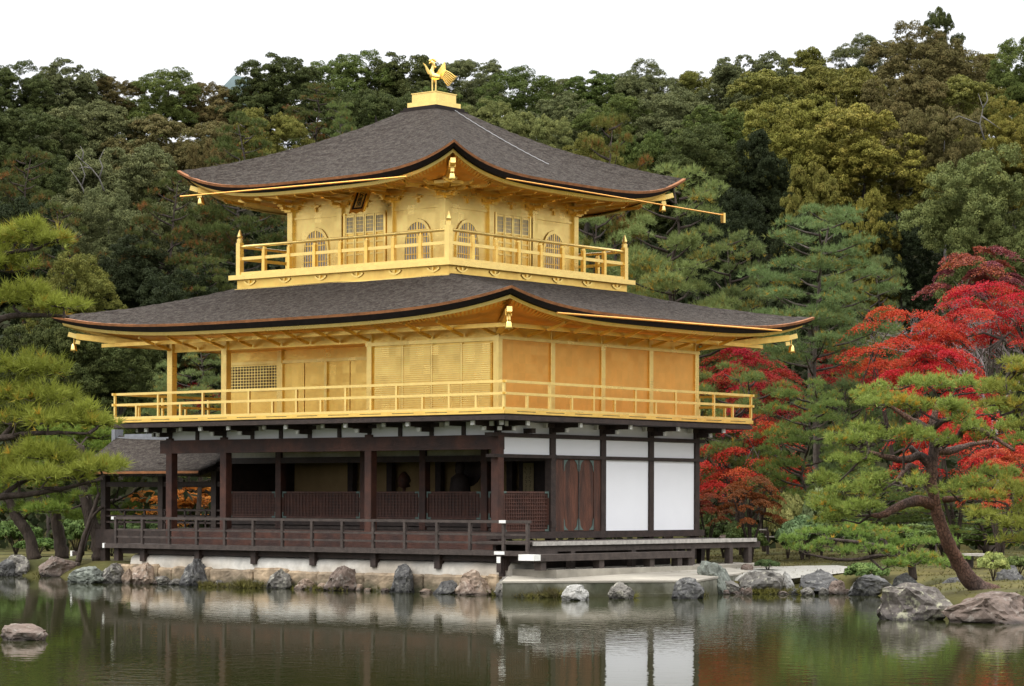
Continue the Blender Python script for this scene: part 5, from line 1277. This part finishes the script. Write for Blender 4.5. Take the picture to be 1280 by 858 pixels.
for a in [(985,610,58,76,0,(.24,.25,.08),'pale yellow green rounded shrub behind the small orange maple'),
 (1027,605,50,75,1,(.19,.24,.11),'grey green rounded shrub right of the pale yellow green one'),
 (1003,640,70,73,1,(.15,.23,.10),'fresh green feathery shrub in front of the rounded shrubs'),
 (960,697,34,66,1,(.055,.085,.03),'small dark leafy shrub on the shore above the pale boulder'),
 (1242,685,42,57,0,(.22,.26,.08),'pale green small shrub on the moss right of the leaning trunk'),
 (880,625,44,80,0,(.13,.18,.06),'green shrub behind the corner of the right white panel'),
 (905,640,60,79,1,(.06,.09,.03),'dark green shrub behind the end of the plank veranda'),
 (1060,640,70,78,0,(.05,.08,.03),'dark shrub in the shade behind the low spreading pine'),
 (1180,640,100,76,0,(.05,.075,.03),'dark clipped shrub behind the leaning trunk'),
 (20,652,70,86,0,(.06,.10,.025),'low green shrub at the left frame edge behind the bank pines'),
 (95,648,60,86,1,(.07,.11,.03),'loose green shrub between two bank pine trunks'),
 (48,674,60,84,0,(.05,.09,.02),'low green shrub behind the trunks on the left bank'),
 (140,674,50,84,1,(.06,.10,.025),'low leafy shrub between the left bank trunks and the fishing pavilion'),
 (180,650,70,92,0,(.06,.095,.03),'green shrub behind the fishing pavilion'),
 (1090,655,70,72,1,(.12,.19,.06),'mid green shrub behind the low spreading pine, left of the dark clipped shrub'),
 (1140,650,80,74,0,(.13,.19,.06),'rounded green shrub between the spreading pine and the leaning trunk'),
 (1235,655,90,72,1,(.12,.18,.05),'wide green shrub behind the low bench at the right'),
 (1275,690,50,60,0,(.08,.11,.03),'dark green shrub at the right frame edge above the upright rock'),
 (1085,700,60,64,1,(.09,.14,.04),'low leafy shrub on the shore right of the gravel'),
 (930,655,60,76,0,(.075,.11,.03),'dark low shrub at the foot of the small orange maple'),
 (262,640,70,95,0,(.07,.10,.035),'green shrub under the orange maple behind the open gallery')]: shrub(*a)

# pines drawn limb by limb: skeleton and needle pads
def limb_pine(name, label, limbs, pads, col, Lh, wd, per, nn, bark, base_xy, seed, group=None, twig_r=.03, flat=.32, dj=.5, thick=.75):
    """limbs: lists of (px,py,D,radius); pads: (px,py,halfwidth px,halfheight px,D)"""
    rg = np.random.RandomState(seed); rr_ = random.Random(seed); b = at(*base_xy); r = empty(name, tuple(b)); tag(r, label, 'pine tree', group)
    nodes = []
    for i, lb in enumerate(limbs):
        p = [at(*q[:3]) for q in lb]; rad = [q[3] for q in lb]
        # refine and roughen
        pp, rr2 = [], []
        for j in range(len(p) - 1):
            pa = p[max(0, j-1)]; pd = p[min(len(p)-1, j+2)]
            for t_ in (0, .2, .4, .6, .8):
                w_ = .5*(2*p[j] + (p[j+1]-pa)*t_ + (2*pa - 5*p[j] + 4*p[j+1] - pd)*t_**2 + (3*p[j] - pa - 3*p[j+1] + pd)*t_**3)
                k = rad[j]*(1-t_) + rad[j+1]*t_; pp.append(w_ + rg.normal(0, .07*k, 3) * (0 if (j == 0 and t_ == 0) else 1)); rr2.append(k * rg.uniform(.94, 1.06))
        pp.append(p[-1]); rr2.append(rad[-1]); nodes += pp
        MB().tube(pp, rr2, 14 if i == 0 else 8).build('trunk' if i == 0 else 'limb', bark, r, smooth=True)
    nodes = np.array(nodes); PD = []; m = MB()
    for (px, py, hw_, hh2, D) in pads:
        c = at(px, py, D); a = hw_*D/F_PX; z = hh2*D/F_PX
        nn_ = nodes[int(np.argmin(((nodes - c)**2).sum(1)))]; m.tube([nn_, (nn_*.5 + c*.5) + rg.normal(0, .08, 3) - [0, 0, .05], c - [0, 0, z*.2]], [twig_r, twig_r*.8, twig_r*.4], 5)
        k = max(3, int(6 * a))
        for q in range(k):
            th = rg.uniform(0, 6.28); f = math.sqrt(rg.uniform(0, 1)); o_ = np.array([RT[0]*math.cos(th)*f*a*.8 + AX[0]*math.sin(th)*f*a*dj*1.6, RT[1]*math.cos(th)*f*a*.8 + AX[1]*math.sin(th)*f*a*dj*1.6, rg.normal(0, z*.25)])
            ra = rg.uniform(.34, .55) * max(.55, a); PD.append((c + o_, ra, ra, max(.1, z*thick)))
            m.tube([c - [0, 0, z*.3], c + o_*.6 - [0, 0, z*.2], c + o_ - [0, 0, z*.1]], [twig_r*.5, twig_r*.35, twig_r*.15], 4)
            for e in range(3):
                th = rg.uniform(0, 6.28); m.tube([c + o_ - [0, 0, z*.12], c + o_ + [math.cos(th)*ra*.5, math.sin(th)*ra*.5, z*.1], c + o_ + [math.cos(th)*ra*.95, math.sin(th)*ra*.95, z*.25]], [twig_r*.22, twig_r*.16, twig_r*.08], 3)
    tw_ = m.build('twigs', darkbark_m, r); tw_['kind'] = 'stuff'
    nd_ = needle_mesh('needles', rg, PD, per, nn, Lh, wd, pine_m, r); nd_.color = (*col, 1); return r
limb_pine('leaning_pine', 'leaning red barked pine with cloud shaped needle pads on the right foreground bank',
 [[(1240,744,52.5,.27),(1222,731,52.4,.195),(1203,708,52.3,.155),(1182,668,52,.135),(1168,626,52,.12),(1164,592,52,.115),(1167,558,52,.10),(1165,528,52,.08),(1172,500,52.2,.05)],
  [(1166,628,52,.13),(1146,623,51.8,.11),(1124,630,51.5,.09),(1104,641,51.2,.07),(1088,642,51,.03)],
  [(1164,604,52,.11),(1146,590,52,.09),(1136,580,51.6,.06),(1120,600,51,.03)],
  [(1166,582,52,.12),(1150,568,52,.09),(1132,572,51.8,.08),(1112,570,51.6,.06),(1085,562,51.5,.03)],
  [(1160,575,52,.10),(1146,565,52.4,.07),(1137,556,52.4,.05)],
  [(1167,560,52,.10),(1190,560,52.3,.08),(1212,553,52.6,.05),(1240,548,53,.03)],
  [(1166,538,52,.09),(1150,528,52.2,.075),(1132,518,52.4,.06),(1112,505,52.5,.03)],
  [(1166,532,52,.08),(1176,524,51.6,.06),(1188,520,51.4,.05),(1200,508,51.2,.03)],
  [(1168,552,52,.09),(1196,545,51.4,.07),(1206,532,51,.06),(1232,538,50.8,.05),(1268,560,50.5,.03)],
  [(1180,622,52,.07),(1205,618,51.6,.05),(1222,604,51.4,.03)]],
 [(1125,480,34,13,52.4),(1160,478,36,13,52),(1195,480,34,14,52.2),(1225,484,30,14,52),
  (1078,492,32,12,52.2),(1105,500,36,12,51.6),(1142,505,32,12,51.5),(1190,506,36,13,51),(1228,512,32,13,51.4),
  (1080,535,34,13,52),(1062,548,24,12,51.6),(1112,545,30,12,51.4),(1142,543,36,13,50.8),(1172,545,24,10,51.2),(1210,528,36,14,50.6),(1245,536,34,16,50.8),(1270,548,30,16,51),
  (1070,572,26,11,51.4),(1100,600,34,14,50.8),(1128,602,36,14,50.6),(1070,608,30,14,51),(1046,600,26,12,51.6),(1186,608,28,11,51),(1216,600,28,12,51),(1245,590,26,12,51.6),
  (1040,626,30,13,51.2),(1085,634,38,13,50.8),(1055,645,34,13,51)],
 (.23,.285,.062), .12, .0078, 640, 13, redbark_m, (1236,742,52.5), 71, thick=1.0)
limb_pine('spreading_pine', 'low spreading pine with dense green pads hanging over the right shore rocks',
 [[(1142,722,60,.10),(1138,700,60,.09),(1120,688,59.6,.07),(1085,678,59.2,.05),(1040,672,59,.03)],
  [(1138,700,60,.08),(1160,692,60,.05),(1185,698,60,.03)], [(1120,688,59.6,.06),(1060,698,59,.04),(1005,690,59,.02)],[(1110,685,59.6,.06),(1100,668,60,.04),(1060,656,60.4,.02)]],
 [(1000,672,26,9,59.4),(1030,664,30,10,59.6),(1010,686,28,9,59),(1048,680,34,10,59),(1070,664,34,11,59.8),(1085,684,30,10,58.8),(1100,670,30,10,59.6),(1112,690,28,10,58.6),(1140,676,34,11,59.6),(1145,700,34,12,58.8),(1172,694,32,12,59.2),(1190,704,24,10,58.8),(1110,704,24,9,58.6),(1075,655,30,10,60.4),(1130,660,30,9,60.6),(1170,676,28,9,60.4)],
 (.17,.25,.055), .115, .0075, 430, 13, darkbark_m, (1142,722,60), 72)
limb_pine('edge_pine', 'yellow green pine reaching in from the right frame edge beside the leaning pine',
 [[(1420,760,46,.25),(1400,640,46,.2),(1390,520,46,.15),(1385,430,46,.08)], [(1400,650,46,.08),(1330,640,46,.06),(1260,638,46,.03)], [(1390,530,46,.08),(1330,510,46,.06),(1270,510,46,.03)], [(1388,470,46,.06),(1320,455,46.4,.05),(1262,462,46.4,.025)], [(1392,560,46,.06),(1330,560,45.6,.05),(1280,552,45.6,.02)]],
 [(1262,458,22,14,46.6),(1258,485,26,14,46.2),(1275,505,26,15,46),(1248,500,16,10,46),(1280,530,24,15,45.8),(1285,470,30,16,46.6),
  (1245,620,30,15,46),(1268,606,28,14,46.4),(1232,642,24,12,45.8),(1260,652,30,14,45.6),(1278,635,24,14,46),(1272,672,24,10,45.4),(1300,620,40,20,46),(1385,415,48,22,46),(1350,440,40,18,45.4),(1425,450,44,20,46.6),(1400,500,44,18,45.2),(1440,560,40,18,46)],
 (.21,.225,.042), .13, .0075, 420, 13, darkbark_m, (1420,760,46), 73)
limb_pine('overhanging_pine', 'bright yellow green pine whose layered boughs reach in from the left frame edge',
 [[(-130,780,38,.3),(-120,640,38,.25),(-110,450,38,.2),(-100,300,38,.12)],
  [(-112,470,38,.08),(-50,440,38,.06),(0,402,38,.05),(60,398,37.8,.03),(85,400,37.6,.015)],
  [(-106,380,38,.06),(-50,350,38,.05),(0,322,38,.04),(45,315,38,.02)],
  [(-116,580,38,.09),(-50,560,38,.07),(0,552,37.8,.05),(45,545,37.6,.035),(110,545,37.4,.015)],
  [(-118,620,38,.09),(-50,632,37.6,.07),(0,625,37.4,.05),(60,618,37.2,.035),(128,602,37,.015)],
  [(0,552,37.8,.04),(30,525,38,.03),(70,515,38.2,.02),(105,520,38.2,.01)],
  [(0,625,37.4,.04),(40,600,37.6,.03),(90,592,37.6,.015)]],
 [(10,300,28,16,38.2),(40,298,30,15,38),(62,304,20,11,37.8),(15,340,34,15,38.4),(20,372,36,16,38),(55,378,32,15,37.8),(78,384,22,11,37.6),(-5,330,30,18,38),
  (18,462,36,18,38.4),(50,470,32,16,38.2),(10,495,36,18,38),(45,500,38,16,37.8),(80,505,34,14,38),(108,522,26,11,37.8),(60,528,36,13,37.4),(20,530,34,14,37.6),(122,534,14,8,37.6),
  (25,572,36,15,37.6),(62,572,36,13,37.4),(98,580,32,12,37.4),(125,588,18,9,37.2),(20,598,36,14,37.2),(60,600,36,12,37),(100,598,28,10,37),(-20,590,40,18,37.4),(-20,500,40,22,38),(-100,290,50,26,38),(-70,320,44,22,37.4),(-140,330,50,24,38.5),(-110,360,46,20,39),(-150,420,46,20,38),(-60,425,40,18,39),(-160,520,46,20,38.4),(-80,250,36,20,38.2)],
 (.23,.255,.040), .16, .006, 520, 14, darkbark_m, (-130,780,38), 74, thick=1.15)
# pines on the left bank
LB = [('mid_pine_label', 0)]
for (bx, by, D, pts_, pads_, lab, sd_) in [
 (126,704,78,[(126,704,78,.26),(122,672,78,.21),(112,650,78,.2),(103,600,78,.17),(100,560,78,.12)],[(70,560,40,14,78),(120,548,34,12,79),(60,640,40,12,77.5),(90,545,40,14,78.6),(30,585,40,14,78.5),(110,620,24,8,77.2)],'pine with a grey trunk on the left bank, behind the furrowed boulder',81),
 (78,702,80,[(78,702,80,.24),(74,672,80,.19),(70,640,80,.18),(78,590,80,.14),(80,550,80,.1)],[(80,628,36,12,79.6),(120,650,40,12,79),(140,590,36,12,80),(150,560,40,14,80.5),(110,575,34,12,79.5)],'pine with a dark trunk on the left bank, right of the curved trunk',82),
 (44,703,79,[(44,703,79,.22),(36,672,79,.17),(24,655,79,.17),(12,630,79,.13),(0,590,79,.1)],[(20,640,34,11,78.8),(0,612,40,14,79),(45,612,30,10,79.4)],'pine with a slanting trunk at the left end of the bank',83)]:
    limb_pine('bank_pine', lab, [pts_, [(*pts_[2][:3], .07), (pts_[2][0]+25, pts_[2][1]-20, D, .05), (pts_[2][0]+45, pts_[2][1]-22, D, .02)], [(*pts_[3][:3], .07), (pts_[3][0]-25, pts_[3][1]-8, D, .05), (pts_[3][0]-50, pts_[3][1]-6, D, .02)]], pads_, (.15,.21,.036), .17, .010, 260, 12, darkbark_m, (bx, by, D), sd_, group='pines on the left bank')
limb_pine('bank_pine', 'thin slanting pine trunk beside the outer post of the fishing pavilion',
 [[(98,706,76,.085),(104,680,76,.075),(112,655,76,.07),(124,620,76,.05)],[(112,655,76,.05),(122,642,76,.04),(140,632,76.4,.02)]],[(150,605,30,10,77),(185,590,30,10,79),(160,640,26,9,77),(120,600,26,9,76.4)],(.15,.21,.036),.16,.009,260,12,darkbark_m,(98,706,76),84, group='pines on the left bank')

# bare tree at the right edge
def bare_tree(px, py, D, R_, label, seed, col_m, levels=5):
    rr_ = random.Random(seed); P = at(px, py, D); z0 = gz(P[0], P[1]); h = P[2] - z0
    r = empty('bare_tree', (P[0], P[1], z0)); tag(r, label, 'tree'); m = MB(); mt = MB(); mt.tube([(P[0], P[1], z0 - .2), (P[0]+.1, P[1], z0 + h*.25), (P[0], P[1]+.1, z0 + h*.45)], [.16, .13, .1], 8)
    def grow_(p, d, l_, rad, lv):
        q = p + d * l_; m.tube([p, (p + q)/2 + np.array([rr_.uniform(-1, 1), rr_.uniform(-1, 1), rr_.uniform(-1, 1)])*l_*.07, q], [rad, rad*.8, rad*.6], 5 if lv < 2 else 3)
        if lv >= levels: return
        for _ in range(3 if lv else 4):
            nd2 = d + np.array([rr_.uniform(-1, 1), rr_.uniform(-1, 1), rr_.uniform(-.55, .75)])*.85; nd2 /= np.linalg.norm(nd2); grow_(p + (q-p)*rr_.uniform(.5, 1), nd2, l_*rr_.uniform(.6, .8), rad*.6, lv + 1)
    for a in range(5): 
        dv = np.array([math.cos(a*1.256)*.75, math.sin(a*1.256)*.75, .8]); grow_(np.array([P[0], P[1]+.1, z0 + h*.42]), dv/np.linalg.norm(dv), h*.19, .055, 0)
    mt.build('trunk', col_m, r, smooth=True); m.build('twigs', col_m, r); return r
bare_tree(1240, 285, 88, 3, 'leafless grey twigged tree above the crimson maple at the right edge', 7, twig_m)
maple(1225,302,130,89,2,(.17,.045,.05),'dull purple leaved bush tangled with grey twigs above the crimson maple', name='shrubby_maple')

# shore plants, grasses, fence, bench
rg = np.random.RandomState(9)
def tuft(px, py, wpx, n, L_, col, D=None, spread=.5):
    P = on_water(px, py)[0] if D is None else at(px, py, D); Dd = RD(P[0], P[1])[1]; a = wpx*Dd/F_PX/2
    pos = np.stack([P[0] + RT[0]*rg.uniform(-a, a, n) + AX[0]*rg.uniform(-.1, .2, n), P[1] + RT[1]*rg.uniform(-a, a, n) + AX[1]*rg.uniform(-.1, .2, n), np.full(n, P[2]) + rg.uniform(-.02, .06, n)], -1)
    return needles(rg, pos, unit(rg.normal(size=(n, 3))*.3 + [0, 0, 1]), 8, L_, .008, spread)
Vg = [tuft(a, b, c_, d_, e, None) for a, b, c_, d_, e in ((170,730,26,60,.14),(205,733,20,50,.14),(262,735,30,70,.12),(310,737,40,130,.2),(390,738,40,90,.12),(455,739,40,90,.13),(480,740,30,80,.12),(535,741,24,60,.14),(575,742,22,70,.24),(660,747,50,130,.12),(690,747,30,90,.22),(785,747,22,50,.16),(870,744,30,60,.14),(960,741,40,80,.14),(1000,741,40,90,.16),(1108,742,30,80,.22),(60,724,30,70,.15),(120,731,30,60,.12),(280,736,60,120,.09),(420,739,80,150,.08),(620,744,40,100,.1))]
V = np.concatenate(Vg); gsm = material('shore_grass', (.13, .12, .025), .7, 0, .2, .3, 3., col2=(.09, .075, .03), obj_space=False)
o = mesh_np('shore_grass', V, np.arange(len(V)).reshape(-1, 3), gsm); tag(o, kind='stuff')
n = 9000; r_ = rg.uniform(2, 24, n); d_ = rg.uniform(50, 88, n); ok = land_sdf(r_, d_) > .5; r_, d_ = r_[ok], d_[ok]
pos = np.stack([CX + r_*RT[0] + d_*AX[0], CY + r_*RT[1] + d_*AX[1], ground_h(r_, d_)], -1); n = len(pos)
V = needles(rg, pos, np.tile([0, 0, 1.], (n, 1)), 6, .07, .006, .8); o = mesh_np('moss_grass', V, np.arange(len(V)).reshape(-1, 3), gsm); tag(o, kind='stuff')
rs = random.Random(12)
for i in range(34):
    px = 150 + i * 14.3 + rs.uniform(-4, 4); hpx = rs.uniform(5, 11)
    if any(abs(px - q[0]) < q[3] * .5 for q in ROCKS if q[0] < 650): continue
    yb = 733 + (px - 150) / 490 * 8 + rs.uniform(0, 2)
    o = rock(px, yb - hpx, yb, rs.uniform(9, 19), rs.choice(['grey', 'tan', 'brown', 'tan', 'dark']), 'small half sunk stone at the foot of the tan wall', 300 + i); o['group'] = 'small stones at the foot of the tan wall'
for i in range(20):
    px = 905 + i * 11 + rs.uniform(-4, 4); yb = 741 + rs.uniform(-1, 2)
    o = rock(px, yb - rs.uniform(5, 12), yb, rs.uniform(10, 20), rs.choice(['grey', 'dark', 'brown', 'green']), 'small stone between the boulders of the right shore', 400 + i); o['group'] = 'small stones between the right shore boulders'
fe = empty('garden_fence', tuple(at(960, 662, 82))); tag(fe, 'low pale bamboo rail fence behind the shrubs right of the pavilion', 'fence')
pts = [at(872, 660, 83), at(960, 661, 82), at(1040, 660, 82), at(1120, 662, 80)]
for p, q in zip(pts[:-1], pts[1:]): MB().tube([p, q], .035, 6).build('rail', wood_pale, fe); MB().tube([p - [0, 0, .22], q - [0, 0, .22]], .03, 6).build('rail', wood_pale, fe)
for p in pts: MB().tube([[p[0], p[1], gz(p[0], p[1]) - .1], [p[0], p[1], p[2] + .08]], .045, 6).build('post', wood_grey, fe)
P = at(1225, 654, 66); P[2] = gz(P[0], P[1]); be = empty('low_bench', tuple(P)); tag(be, 'low pale plank bench on the moss, far right behind the leaning trunk', 'bench')
MB().box(P[0]-.42, P[0]+.42, P[1]-.25, P[1]+.25, P[2]+.34, P[2]+.40).build('seat', wood_pale, be)
for s in (-.33, .33): MB().box(P[0]+s-.04, P[0]+s+.04, P[1]-.2, P[1]+.2, P[2]-.05, P[2]+.34).build('leg', wood_grey, be)
